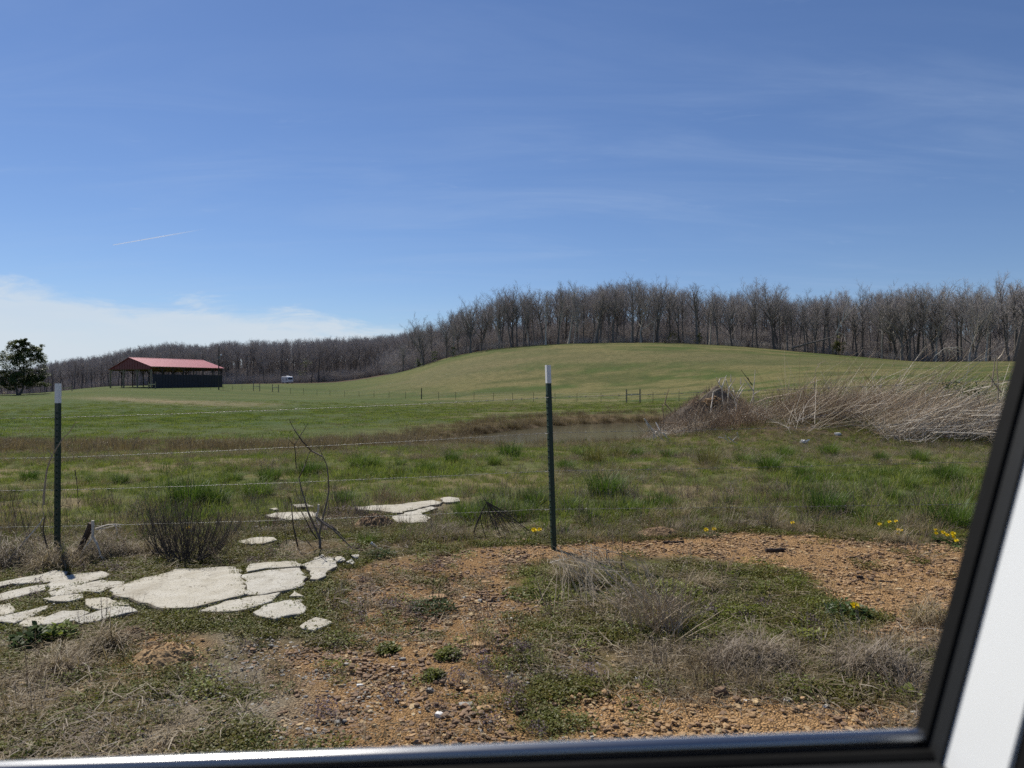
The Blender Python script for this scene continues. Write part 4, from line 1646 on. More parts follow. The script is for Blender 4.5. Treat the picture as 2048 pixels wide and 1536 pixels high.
# trees that stand out
plant_tree(848, 250, 19.0, WIDE[0], 'small round-crowned bare tree at the far left end of the hilltop wood', fat=.95)
plant_tree(893, 250, 17.5, WIDE[1], 'spreading bare tree next to the last tree at the left end of the hilltop wood', fat=.95)
plant_tree(942, 251, 21, WIDE[2], 'broad bare tree where the hilltop wood steps up from the left slope', fat=.9)
plant_tree(1465, 248.5, 19.5, WIDE[3], 'wide low-forked bare tree in front of the hilltop wood at its dip', fat=1.0)
plant_tree(1515, 246, 25.0, PROTO[2], 'tall bare tree with a bushy top above its neighbours, right of the low-forked tree', fat=1.1)
plant_tree(1549, 245, 25.0, PROTO[4], 'tall straight bare tree beside the bushy-topped one, right of the wood\'s dip', fat=1.2)
plant_tree(1938, 211, 24.0, WIDE[1], 'large bare tree with pale bark and a big side limb at the right', fat=1.0, pale=True)
plant_tree(1805, 222, 23.5, WIDE[2], 'broad dark fan-shaped bare tree in the right wood edge', fat=.95)
plant_tree(1265, 249, 25.0, PROTO[5], 'tallest bare tree on the crown of the hilltop wood', fat=1.15)

# distant woodland row behind barn and motorhome
DG = 'leafless trees in the front of the distant wood'
FTX = [-200, 0, 60, 100, 150, 210, 260, 310, 340, 400, 450, 500, 560, 620, 680, 740, 800, 840]
FTY = [745, 742, 732, 724, 718, 708, 698, 690, 686, 690, 684, 682, 682, 679, 676, 674, 668, 660]
for i in range(92):
    qx = -120 + i * 10.4 + R.uniform(-5, 5)
    d = (R.uniform(318, 350) if qx > 420 else R.uniform(262, 310))
    x = (qx - CX) / F * d
    zb = hz(x, d)
    H = height_for(qx, d, float(np.interp(qx, FTX, FTY)) + R.uniform(-6, 10), zb)
    plant_tree(qx, d, H, R.choice(PROTO), DL(qx), DG, R.uniform(.9, 1.25))


# masses of trees behind: uncountable
wood_protos = []
for T, C in [bare_tree(300 + i, 'slim' if i % 3 else 'tall') for i in range(9)]:
    b = len(T.v)
    nf = len(T.f)
    T.v += C.v
    T.f += [tuple(b + q for q in f) for f in C.f]
    me = T.mesh('wood_tree', M['bark_far'])
    me.materials.append(M['twig_far'])
    me.polygons.foreach_set('material_index', np.array([0] * nf + [1] * (len(T.f) - nf), dtype=np.int32))
    wood_protos.append(me)
c_wood = protos('wood_tree', wood_protos)


def wood(name, label, n, pxr, dr, frac, seed):
    rr = np.random.default_rng(seed)
    px = rr.uniform(pxr[0], pxr[1], n)
    base = np.array([crest_d(q) for q in px]) if dr[2] else np.zeros(n)
    d = base + dr[0] + (dr[1] - dr[0]) * rr.uniform(0, 1, n) ** .8
    x = (px - CX) / F * d
    z = height(x, d)
    top = np.interp(px, TOPX, TOPY) if dr[2] else np.interp(px, FTX, FTY)
    H = ((CZ - (top - HY) / F * d) - z) * rr.uniform(frac[0], frac[1], n)
    H = np.clip(H, 6, 30)
    k = np.isfinite(H)
    scatter(name, label, 'woodland', c_wood, x[k], d[k], H[k] * rr.uniform(.85, 1.15, n)[k], 0.03, sz=H[k])


wood('woodland', 'mass of leafless trees deep inside the hilltop wood', 640, (800, 2500), (10, 110, 1), (.66, .97), 5)
wood('woodland', 'mass of thin young trees under the hilltop wood', 1200, (800, 2500), (8, 100, 1), (.22, .52), 8)
wood('woodland', 'mass of leafless trees filling the far wooded ridge at the left', 1500, (-260, 880), (326, 490, 0), (.86, 1.1), 6)
wood('woodland', 'mass of thin young trees under the far wooded ridge', 900, (-260, 880), (322, 400, 0), (.3, .7), 9)

# undergrowth at the wood's foot
ug = []
for i in range(4):
    m = MB()
    rr = random.Random(400 + i)
    for k in range(80):
        a, l = rr.uniform(0, 6.28), rr.uniform(.4, 1.0)
        p = Vector((rr.gauss(0, .35), rr.gauss(0, .35), 0))
        q = p + Vector((math.cos(a) * .4 * l, math.sin(a) * .4 * l, l))
        m.spike(p, q, .006)
        for _ in range(4):
            s = p.lerp(q, rr.uniform(.3, .9))
            m.spike(s, s + Vector((rr.uniform(-.3, .3), rr.uniform(-.3, .3), rr.uniform(.05, .35))), .0042)
    ug.append(m.mesh('undergrowth', M['twig_far']))
c_ug = protos('undergrowth_clump', ug)
n = 900
px_ = NPR.uniform(780, 2450, n)
d_ = np.array([crest_d(q) for q in px_]) + NPR.uniform(1, 40, n)
x_ = (px_ - CX) / F * d_
s_ = NPR.uniform(1.5, 4.5, n)
scatter('undergrowth', 'brown tangle of saplings under the hilltop wood', 'undergrowth', c_ug, x_, d_, s_ * .72, .1)
n = 2100
px_ = NPR.uniform(780, 2450, n)
q_ = 14 + 80 * NPR.uniform(0, 1, n)
d_ = np.array([crest_d(q) for q in px_]) + q_
x_ = (px_ - CX) / F * d_
scatter('undergrowth', 'grey thicket of young trees deep in the hilltop wood', 'undergrowth', c_ug, x_, d_, NPR.uniform(4, 10, n) * (.7 + .006 * q_), .1)
n = 1900
px_ = NPR.uniform(-150, 840, n)
d_ = NPR.uniform(322, 390, n)
x_ = (px_ - CX) / F * d_
scatter('undergrowth', 'brown tangle of saplings under the distant wood', 'undergrowth', c_ug, x_, d_, NPR.uniform(1.5, 5.0, n) * (1 + (d_ - 322) / 60), .1)


def leafy_mass(mb, c, r, n, L, w, rr, flatn=.6):
    for _ in range(n):
        u = Vector((rr.gauss(0, 1), rr.gauss(0, 1), rr.gauss(0, 1))).normalized() * rr.random() ** .4
        p = Vector(c) + Vector((u.x * r[0], u.y * r[1], u.z * r[2]))
        dr = Vector((rr.uniform(-1, 1), rr.uniform(-1, 1), rr.uniform(-.7, .5)))
        nn = Vector((rr.uniform(-flatn, flatn), rr.uniform(-flatn, flatn), 1))
        mb.leaf(p, dr, nn, L * rr.uniform(.6, 1.3), w * rr.uniform(.6, 1.3))


# evergreen at the far left
rr = random.Random(77)
d = 163.0
p0 = W(42, 787, d)
p0.z = hz(p0.x, p0.y)
et = thing('evergreen_tree', 'dark green broadleaf evergreen tree alone at the left edge', 'tree', p0)
HT = zat(674, d) - p0.z
m = MB()
m.tube([(-.8, 0, -.3), (-1.0, 0, 1.2), (-1.9, 0, 3.0), (-2.6, .2, 5.5)], [.26, .22, .17, .09], 7)
m.tube([(-.5, 0, -.3), (.4, 0, 1.4), (.6, .1, 4.5), (.5, 0, HT * .92)], [.28, .24, .17, .04], 7)
m.tube([(.5, 0, 2.0), (1.8, -.3, 4.5), (2.6, -.3, 7.0)], [.16, .11, .04], 5)
m.tube([(.6, 0, 4.5), (-1.2, .4, 7.0), (-1.6, .3, 9.0)], [.13, .09, .03], 5)
m.build('trunk', M['bark_far'], et)
m, m2 = MB(), MB()
blobs = [(0.6, 0, HT * .86, 1.5, 1.3), (1.2, .3, HT * .72, 2.4, 1.6), (-1.2, 0, HT * .70, 2.2, 1.5), (2.4, -.3, HT * .55, 2.3, 1.7), (-2.6, .3, HT * .52, 2.2, 1.6),
         (0.2, -.8, HT * .55, 2.6, 1.9), (3.2, 0, HT * .40, 1.9, 1.4), (-3.2, 0, HT * .37, 2.0, 1.3), (.2, .6, HT * .38, 2.8, 1.6), (1.8, -.4, HT * .28, 2.2, 1.2),
         (-2.0, -.5, HT * .26, 2.0, 1.0), (3.4, .2, HT * .27, 1.2, .9)]
blobs += [(-1.6, 0, HT * .84, 1.3, 1.0), (2.6, .2, HT * .78, 1.3, 1.0), (-3.0, 0, HT * .62, 1.5, 1.2), (3.4, .3, HT * .66, 1.3, 1.1), (0, 0, HT * .30, 2.4, 1.2), (-.4, .3, HT * .62, 2.2, 1.6), (-2.6, .2, HT * .17, 1.8, .9), (2.4, -.2, HT * .18, 1.8, .9), (0, -.4, HT * .2, 2.2, 1.0), (.3, 0, HT * .93, .9, .8)]
for x, y, z, r, h in blobs:
    x *= 1.12
    for _ in range(10):
        c = (x + rr.gauss(0, r * .6), y + rr.gauss(0, r * .6), z + rr.gauss(0, h * .55))
        leafy_mass(m, c, (r * .42, r * .42, h * .38), 110, .36, .2, rr)
        m.spike((x * .4, y * .4, z - 1.0), c, .04)
for _ in range(16):
    c = (-4.0 + rr.gauss(0, .9), rr.gauss(0, .9), HT * .26 + rr.gauss(0, 1.2))
    leafy_mass(m2, c, (.55, .55, .5), 40, .3, .17, rr)
m.build('crown', M['evergreen'], et)
m2.build('foliage', M['tan_leaf'], et)['label'] = 'tan brown foliage low on the left side of the evergreen'

# yellow green bush, fallen trees at the wood's edge
d = 234.0
p0 = W(1673, 707, d)
p0.z = hz(p0.x, p0.y)
o = thing('bush', 'yellow-green leafy bush in front of the fallen tree at the wood edge', 'bush', p0)
m = MB()
for _ in range(34):
    c = (rr.gauss(0, .95), rr.gauss(0, .7), 2.6 + rr.gauss(0, 1.35))
    leafy_mass(m, c, (.6, .6, .6), 60, .36, .2, rr)
m.build('foliage', M['ivy'], o)
m = MB()
m.tube([(0, 0, -.2), (.1, 0, 2), (0, 0, 4.6)], [.12, .09, .04], 5)
m.build('stem', M['bark_far'], o)

z4 = lambda a, b: (1300 + a * .24414, 540 + b * .24414)


def traced(m, pts, d, rad, n=4, f=z4, jit=0.0, rng=R):
    P = []
    for i, q in enumerate(pts):
        a, b = f(*q[:2])
        P.append(W(a, b, d + (q[2] if len(q) > 2 else rng.uniform(-jit, jit))))
    r = [rad * (1 - .65 * i / (len(P) - 1)) for i in range(len(P))]
    m.tube(P, r, n)


m = MB()
D0 = 232.5
traced(m, [(1160, 640), (1280, 605), (1390, 580), (1500, 548), (1530, 530)], D0, .36, 6)
traced(m, [(1270, 605), (1262, 540), (1245, 500)], D0, .12)
traced(m, [(1300, 600), (1290, 520), (1300, 470)], D0, .08)
traced(m, [(1420, 585), (1470, 640), (1480, 660)], D0, .12)
fo = W(*z4(1500, 660), D0)
fo.z = hz(fo.x, fo.y)
t = thing('fallen_tree', 'dark fallen trunk leaning down to the left from a snapped tree', 'tree', fo)
m.v = [Vector(p) - fo for p in m.v]
m.build('trunk', M['bark_far'], t)
m = MB()
for q in ([(1520, 525), (1560, 440), (1620, 360), (1680, 310)], [(1525, 520), (1575, 420), (1600, 300), (1640, 210)], [(1535, 520), (1550, 430), (1540, 340)],
          [(1560, 440), (1600, 400), (1650, 330), (1740, 250)], [(1540, 510), (1590, 530), (1610, 580)], [(1600, 370), (1630, 290), (1620, 230)]):
    traced(m, q, D0, .20)
m.v = [Vector(p) - fo for p in m.v]
m.build('limbs', M['bark_pale'], t)['label'] = 'pale splintered limbs of the snapped tree'

D1 = 205.0
m = MB()
z5 = lambda a, b: (1548 + a * .24414, 540 + b * .24414)
for q in ([(1350, 700), (1365, 665), (1395, 642), (1440, 655), (1480, 690)], [(1395, 642), (1410, 680), (1405, 720)], [(1420, 650), (1450, 700), (1470, 735)],
          [(1400, 640), (1470, 635), (1530, 650), (1600, 675)], [(1440, 650), (1510, 670), (1560, 700)], [(1365, 670), (1320, 700), (1300, 730)], [(1460, 645), (1500, 630), (1550, 640)],
          [(1430, 655), (1440, 700), (1430, 730)], [(1480, 690), (1500, 720), (1490, 740)]):
    traced(m, q, D1, .10, 4, z5)
fo = W(1905, 722, D1)
fo.z = hz(fo.x, fo.y)
m.v = [Vector(p) - fo for p in m.v]
o = m.build('fallen_branch', M['palewood'])
o.location = fo
tag(o, 'bleached white fallen branch arching over the field at the right wood edge', 'branch')

# dark evergreens among the bare trees
for px, py, d, h, lab in ((612, 724, 318, 9, 'small dark conifer among the bare trees above the motorhome'),
                          (868, 726, 248, 4.5, 'low dark evergreen shrub at the left foot of the hilltop wood'),
                          (905, 712, 248.5, 4.0, 'dark evergreen shrub just right of the lowest one under the hilltop wood'),
                          (836, 735, 250, 3.2, 'lowest dark evergreen shrub at the left end of the hilltop wood'),
                          (1345, 684, 249, 4.5, 'dull green thicket shrub at the foot of the hilltop wood'),
                          (1400, 687, 249, 4.0, 'dull green shrub right of the thicket under the hilltop wood')):
    p0 = W(px, py, d)
    p0.z = hz(p0.x, p0.y) + (2.0 if h > 8 else 0)
    o = thing('conifer' if h > 8 else 'evergreen_shrub', lab, 'tree' if h > 8 else 'shrub', p0)
    m = MB()
    for _ in range(22):
        t = rr.random()
        r = h * .27 * (1 - t * .75)
        leafy_mass(m, (rr.gauss(0, r), rr.gauss(0, r), h * (.12 + .8 * t)), (h * .1, h * .1, h * .06), 45, .3, .12, rr)
    m.build('foliage', M['evergreen' if px < 1300 else 'ivy'], o)
    m = MB()
    m.tube([(0, 0, -2.2), (0, 0, h * .85)], [.12, .03], 5)
    m.build('trunk', M['bark_far'], o)


# ------------------------------------------------------------------ prototypes of small plants and stones
def blades(n, r, hmin, hmax, w, lean, droop, seed, seg=3):
    rr = random.Random(seed)
    m = MB()
    for _ in range(n):
        a, q = rr.uniform(0, 6.28), r * math.sqrt(rr.random())
        m.blade((q * math.cos(a), q * math.sin(a), -.01), a + rr.uniform(-1, 1), rr.uniform(.02, lean), rr.uniform(hmin, hmax), w * rr.uniform(.7, 1.3), rr.uniform(.2, droop), seg)
    return m


def cover(n, r, h, L, w, seed):
    """low leafy weeds"""
    rr = random.Random(seed)
    m = MB()
    for _ in range(n):
        a, q = rr.uniform(0, 6.28), r * math.sqrt(rr.random())
        z = h * rr.random() * (1.1 - q / r * .6)
        p = Vector((q * math.cos(a), q * math.sin(a), z))
        b = rr.uniform(0, 6.28)
        m.leaf(p, (math.cos(b), math.sin(b), rr.uniform(-.2, .7)), (rr.uniform(-.5, .5), rr.uniform(-.5, .5), 1), L * rr.uniform(.6, 1.3), w * rr.uniform(.7, 1.2))
    for _ in range(n // 6):
        a, q = rr.uniform(0, 6.28), r * math.sqrt(rr.random())
        p = Vector((q * math.cos(a), q * math.sin(a), -.005))
        m.spike(p, p + Vector((rr.uniform(-.02, .02), rr.uniform(-.02, .02), h * rr.uniform(.6, 1.1))), .0012)
    return m


def litter(n, r, lmin, lmax, w, seed, hgt=.02):
    """straw lying flat"""
    rr = random.Random(seed)
    m = MB()
    for _ in range(n):
        a, q = rr.uniform(0, 6.28), r * math.sqrt(rr.random())
        p = Vector((q * math.cos(a), q * math.sin(a), rr.uniform(0.002, hgt)))
        b = rr.uniform(0, 6.28)
        L = rr.uniform(lmin, lmax)
        e = p + Vector((math.cos(b) * L, math.sin(b) * L, rr.uniform(-.4, .5) * hgt))
        mid = p.lerp(e, .5) + Vector((rr.uniform(-.1, .1) * L, rr.uniform(-.1, .1) * L, rr.uniform(0, .12) * L))
        sd = (e - p).cross(Vector((rr.uniform(-.6, .6), rr.uniform(-.6, .6), 1))).normalized() * w * .5
        k = len(m.v)
        m.v += [p - sd, p + sd, mid - sd, mid + sd, e]
        m.f += [(k, k + 1, k + 3, k + 2), (k + 2, k + 3, k + 4)]
    return m


def pebbles(n, r, s0, s1, seed):
    rr = random.Random(seed)
    m = MB()
    for i in range(n):
        a, q = rr.uniform(0, 6.28), r * math.sqrt(rr.random())
        s = s0 + (s1 - s0) * rr.random() ** 3.0
        m.rock((q * math.cos(a), q * math.sin(a), s * .12), (s * rr.uniform(.7, 1.3), s * rr.uniform(.6, 1.0), s * rr.uniform(.35, .65)), seed * 991 + i, rr.uniform(0, 6.28))
    return m


def brushy(n, r, hmin, hmax, seed, rad=.0016, lean=.5, sub=4):
    """upright leafless weed stems"""
    rr = random.Random(seed)
    m = MB()
    for _ in range(n):
        a, q = rr.uniform(0, 6.28), r * math.sqrt(rr.random())
        p = Vector((q * math.cos(a), q * math.sin(a), -.01))
        L = rr.uniform(hmin, hmax)
        d = Vector((math.cos(a) * rr.uniform(0, lean), math.sin(a) * rr.uniform(0, lean), 1)).normalized()
        e = p + d * L
        m.tube([p, p.lerp(e, .5) + Vector((rr.uniform(-.03, .03) * L, rr.uniform(-.03, .03) * L, 0)), e], [rad, rad * .8, rad * .4], 3, False)
        for _ in range(sub):
            s = p.lerp(e, rr.uniform(.25, .95))
            m.spike(s, s + Vector((rr.uniform(-.12, .12), rr.uniform(-.12, .12), rr.uniform(.04, .18))) * L, rad * .6)
    return m


def stalks(n, wd, lmin, lmax, seed, rad=.004, e0=.25, e1=1.0):
    """long dead stalks all thrown over towards the right"""
    rr = random.Random(seed)
    m = MB()
    for _ in range(n):
        p = Vector((rr.uniform(-wd, wd), rr.uniform(-wd, wd), rr.uniform(-.05, .35)))
        L = rr.uniform(lmin, lmax)
        el = rr.uniform(e0, e1)
        az = rr.gauss(.25, .75) if rr.random() < .85 else rr.uniform(0, 6.28)
        d = Vector((math.cos(az) * math.cos(el), math.sin(az) * math.cos(el), math.sin(el)))
        e = p + d * L
        bow = Vector((0, 0, rr.uniform(-.06, .08) * L))
        m.tube([p, p.lerp(e, .5) + bow, e], [rad, rad * .8, rad * .35], 3, False)
        if rr.random() < .5:
            s = p.lerp(e, rr.uniform(.4, .9)) + bow * .5
            m.spike(s, s + (d + Vector((rr.uniform(-.5, .5), rr.uniform(-.5, .5), rr.uniform(-.3, .6)))) * L * .22, rad * .5)
    return m


def coll(name, ms, mat):
    mats = mat if isinstance(mat, (list, tuple)) else [mat]
    return protos(name, [m.mesh(name, M[mats[i % len(mats)]]) for i, m in enumerate(ms)])


K = {}
K['short'] = coll('short_grass', [blades(46, .10, .035, .10, .0042, .7, 1.2, 500 + i) for i in range(5)], ['grass', 'grass_dark', 'grass', 'grass', 'grass_field'])
K['mid'] = coll('pasture_grass', [blades(60, .13, .06, .17, .005, .7, 1.3, 510 + i) for i in range(6)], ['grass', 'grass', 'grass_dark', 'grass', 'rush', 'grass_dark'])
K['tan'] = coll('dead_grass', [blades(60, .12, .06, .20, .0036, .9, 1.8, 520 + i) for i in range(5)], ['dry', 'dry_grey', 'dry', 'thatch', 'dry_grey'])
K['cover'] = coll('low_weed', [cover(95, .075, .035, .013, .008, 530 + i) for i in range(6)], ['weedleaf', 'weedolive', 'weedleaf', 'weedolive', 'weedleaf', 'weedolive'])
K['coverb'] = coll('bright_weed', [cover(110, .075, .05, .012, .008, 540 + i) for i in range(4)], ['weedbright', 'weedleaf', 'weedbright', 'grass'])
K['purple'] = coll('purple_weed', [cover(80, .05, .09, .012, .008, 550 + i) for i in range(3)], ['purple', 'weedolive', 'purple'])
K['litter'] = coll('straw', [litter(40, .14, .03, .13, .0030, 560 + i, .025) for i in range(5)], ['dry', 'thatch', 'dry_grey', 'dry', 'thatch'])
K['peb_o'] = coll('orange_pebbles', [pebbles(15, .085, .004, .017, 570 + i) for i in range(6)], ['stone_orange', 'stone_orange', 'stone_brown', 'stone_orange', 'stone_tan', 'stone_brown'])
K['peb_b'] = coll('brown_pebbles', [pebbles(17, .09, .003, .017, 580 + i) for i in range(6)], ['stone_brown', 'stone_brown', 'stone_orange', 'stone_brown', 'stone_tan', 'stone_brown'])
K['peb_g'] = coll('grey_pebbles', [pebbles(17, .085, .004, .014, 590 + i) for i in range(5)], ['stone_grey', 'stone_grey', 'stone_tan', 'stone_grey', 'stone_brown'])
K['brush'] = coll('weed_stems', [brushy(12, .06, .10, .30, 600 + i) for i in range(5)], ['stalk_dark', 'dry_grey', 'stalk_dark', 'twig', 'stalk'])
K['stalk'] = coll('dead_stalks', [stalks(30, .40, .5, 1.8, 610 + i, .0031 if i != 4 else .0055, .06, .85) for i in range(6)], ['stalk', 'dry', 'stalk', 'stalk_dark', 'palewood', 'stalk'])
K['stalkdark'] = coll('dark_weeds', [brushy(40, .35, .35, .95, 620 + i, .004, .8, 6) for i in range(4)], ['stalk_dark', 'stalk_dark', 'dry_grey', 'stalk_dark'])
K['reed'] = coll('reed_clump', [blades(70, .28, .14, .42, .009, .45, 1.0, 630 + i) for i in range(5)], ['reed', 'reed', 'reed', 'thatch', 'reed'])
K['sedge'] = coll('sedge', [blades(80, .30, .14, .40, .010, .6, 1.4, 660 + i) for i in range(3)], ['sedge', 'sedge', 'reed'])
K['field'] = coll('field_grass', [blades(150, .62, .05, .13, .013, .8, 1.2, 640 + i, 2) for i in range(5)], ['grass_field', 'grass_field', 'grass_dark', 'grass_field', 'grass_field'])
K['fieldtan'] = coll('field_straw', [blades(130, .60, .05, .15, .011, .9, 1.4, 650 + i, 2) for i in range(3)], ['thatch', 'dry', 'thatch'])

# ------------------------------------------------------------------ scattered ground cover
# orange and brown gravel
x, y = spread(27000, 2.3, 6.6)
zn, ss_ = zones(x, y), slab_sdf(x, y)
a, b = keep(x, y, zn['dirt'] * .62 * (ss_ > .02))
scatter('gravel', 'loose orange gravel on the bare strip by the fence', 'gravel', K['peb_o'], a, b, NPR.uniform(.6, 1.35, len(a)), .1, zoff=-.004)
x, y = spread(21000, 2.3, 6.4)
zn, ss_ = zones(x, y), slab_sdf(x, y)
a, b = keep(x, y, np.clip(zn['brown'] * .9 + .05 * (1 - zn['lush']), 0, 1) * (ss_ > .02) * (1 - zn['cover'] * .8))
scatter('gravel', 'brown stony soil between the concrete and the orange strip', 'gravel', K['peb_b'], a, b, NPR.uniform(.6, 1.3, len(a)), .1, zoff=-.004)
x, y = spread(22000, 2.3, 7.6)
zn, ss_ = zones(x, y), slab_sdf(x, y)
a, b = keep(x, y, np.clip(zn['gravel'] * .75 + .22 * (x < .3) * (y < 4.5), 0, 1) * (ss_ > .01))
scatter('gravel', 'grey white pebbles around the broken concrete', 'gravel', K['peb_g'], a, b, NPR.uniform(.6, 1.25, len(a)), .1, zoff=-.004)

# low weeds
x, y = spread(52000, 2.25, 7.4)
zn, ss_ = zones(x, y), slab_sdf(x, y)
pat = fbm(x * 2.4, y * 2.4, 91, 4)
bare = np.clip(zn['dirt'] + zn['brown'] * .95 + zn['gravel'] * .6 + zn['straw'] * .6, 0, 1)
p = sstep(pat, .38, .58) * (1 - bare) * (1 - .45 * zn['cover']) + .22 * zn['gravel'] * sstep(pat, .5, .6) + .16 * zn['brown'] * sstep(pat, .54, .6) + .03 * zn['dirt'] * sstep(pat, .52, .6)
_cw = -.01 - .07 * sstep(fbm(x * 5, y * 5, 133, 3), .5, .7)
crack = (ss_ > _cw) & (ss_ < .06)
p = np.where(ss_ < _cw, 0, np.where(crack, np.maximum(p, .55), p))
p = p * (1 - .6 * sstep(y, 6.0, 7.2))
a, b = keep(x, y, p)
scatter('weeds', 'low green chickweed spreading over the verge', 'weeds', K['cover'], a, b, NPR.uniform(.55, 1.2, len(a)), .15)
x = NPR.uniform(-4.4, -.8, 9000)
y = NPR.uniform(3.3, 5.9, 9000)
ss_ = slab_sdf(x, y)
a, b = keep(x, y, ((ss_ > -.02) & (ss_ < .035)) * sstep(fbm(x * 3.2, y * 3.2, 161, 3), .36, .56) * .9)
scatter('weeds', 'small green weeds rooted in the cracks of the concrete', 'weeds', K['cover'], a, b, NPR.uniform(.3, .75, len(a)), .15)
x, y = spread(15000, 3.0, 6.2)
zn, ss_ = zones(x, y), slab_sdf(x, y)
pat = fbm(x * 2.1, y * 2.1, 92, 4)
a, b = keep(x, y, np.clip(zn['cover'] * sstep(pat, .40, .60) * .62 + .02, 0, 1) * (ss_ > .03) * (1 - zn['dirt']))
scatter('weeds', 'bright yellow-green weeds right of the middle post', 'weeds', K['coverb'], a, b, NPR.uniform(.6, 1.3, len(a)), .15)
x, y = spread(5000, 2.6, 6.0)
zn, ss_ = zones(x, y), slab_sdf(x, y)
pat = fbm(x * 1.7, y * 1.7, 93, 3)
pp = sstep(pat, .58, .68) * .22 * (1 - zn['dirt'])
for q in ((960, 1340), (1010, 1310), (720, 1170), (900, 1160), (1640, 1260)):
    g = G(*q)
    pp = np.maximum(pp, .8 * np.exp(-(((x - g.x) / .16) ** 2 + ((y - g.y) / .14) ** 2)))
a, b = keep(x, y, pp * (ss_ > .03))
scatter('weeds', 'purple-grey flowering weeds in the stony soil', 'weeds', K['purple'], a, b, NPR.uniform(.5, 1.1, len(a)), .2)

# straw and dead stems
x, y = spread(13000, 2.25, 6.6)
zn, ss_ = zones(x, y), slab_sdf(x, y)
pat = fbm(x * 1.5, y * 1.5, 94, 4)
px = CX + F * x / y
py = HY + F * CZ / y
rgt = sstep(px, 1150, 1350) * sstep(py, 1255, 1300) * (1 - sstep(py, 1395, 1440) * (1 - sstep(px, 1700, 1800)))
p = np.clip(zn['straw'] * .45 + .16 * zn['cover'] + sstep(pat, .52, .66) * .26 * (1 - zn['dirt']) * (1 - .75 * zn['brown']) + rgt * .5 + .03 * zn['brown'] + .02, 0, 1) * (ss_ > .015)
a, b = keep(x, y, p * (1 - .93 * zn['dirt'] * (1 - rgt)))
scatter('straw', 'dead straw lying over the weedy verge', 'straw', K['litter'], a, b, NPR.uniform(.5, 1.2, len(a)), .12)
x, y = spread(6500, 2.3, 6.4)
zn, ss_ = zones(x, y), slab_sdf(x, y)
px, py = CX + F * x / y, HY + F * CZ / y
rgt = sstep(px, 1180, 1350) * sstep(py, 1265, 1310) * (1 - sstep(py, 1385, 1425) * (1 - sstep(px, 1700, 1800)))
a, b = keep(x, y, np.clip(.02 + rgt * .42 + zn['straw'] * .10, 0, 1) * (ss_ > .03) * (1 - zn['dirt'] * .9 * (1 - rgt)))
scatter('dead_grass', 'dry grey grass along the verge at lower right', 'dead grass', K['tan'], a, b, NPR.uniform(.45, .95, len(a)), .25)
x, y = spread(5200, 2.4, 8.5)
zn, ss_ = zones(x, y), slab_sdf(x, y)
px, py = CX + F * x / y, HY + F * CZ / y
rgt = sstep(px, 1180, 1350) * sstep(py, 1265, 1310) * (1 - sstep(py, 1385, 1425))
a, b = keep(x, y, np.clip(.03 + rgt * .28 + .22 * sstep(y, 5.9, 6.4), 0, 1) * (ss_ > .03) * (1 - zn['dirt'] * .9))
scatter('weeds', 'thin leafless weed stems standing over the verge', 'weeds', K['brush'], a, b, NPR.uniform(.5, 1.0, len(a)), .2)

# grass beyond the fence
x, y = spread(60000, 5.7, 26, extra=.8)
zn, ss_ = zones(x, y), slab_sdf(x, y)
pat = fbm(x * .9, y * 1.1, 95, 4)
p = (.25 + .75 * sstep(pat, .28, .48)) * (1 - zn['dirt']) * (1 - zn['gravel'] * .85) * (1 - .72 * zn['reed']) * (ss_ > .03) * (zn['pond'] > .4) * sstep(y, 5.7, 6.4)
a, b = keep(x, y, p * .8 * (1 - .9 * ((CX + F * x / y > 950) & (CX + F * x / y < 1270) & (y > 19))))
scatter('grass', 'short green grass of the rough pasture past the fence', 'grass', K['short'], a, b, NPR.uniform(.55, 1.05, len(a)), .2)
x, y = spread(17000, 5.8, 26, extra=.8)
zn, ss_ = zones(x, y), slab_sdf(x, y)
pat = fbm(x * .8, y * .9, 96, 4)
p = np.clip(.09 * sstep(pat, .46, .64) + zn['lush'] * .55, 0, 1) * (1 - zn['dirt']) * (1 - .9 * zn['reed']) * (1 - zn['gravel'] * .9) * (ss_ > .03) * (zn['pond'] > .4)
a, b = keep(x, y, p * (1 - .9 * ((CX + F * x / y > 950) & (CX + F * x / y < 1270) & (y > 19))))
scatter('grass', 'taller lush grass in patches past the fence', 'grass', K['mid'], a, b, NPR.uniform(.7, 1.2, len(a)) * (1 + .12 * zones(a, b)['lush']), .2)
x, y = spread(30000, 5.7, 27, extra=.8)
zn, ss_ = zones(x, y), slab_sdf(x, y)
pat = fbm(x * .75, y * 1.0, 97, 4)
edge_ = np.exp(-((y - 6.15) / .45) ** 2)
p = np.clip(.75 * sstep(pat, .42, .60) + .95 * edge_ * sstep(fbm(x * 1.3, y, 98, 3), .35, .5) + .06, 0, 1) * (1 - zn['lush'] * .85) * (1 - zn['dirt']) * (1 - .6 * zn['gravel']) * (ss_ > .02) * (zn['pond'] > .4) * (1 - .8 * zn['reed'])
a, b = keep(x, y, p * (1 - .9 * ((CX + F * x / y > 950) & (CX + F * x / y < 1270) & (y > 19))))
scatter('dead_grass', 'tan dead grass mixed through the rough pasture', 'dead grass', K['tan'], a, b, NPR.uniform(.45, 1.05, len(a)), .35)
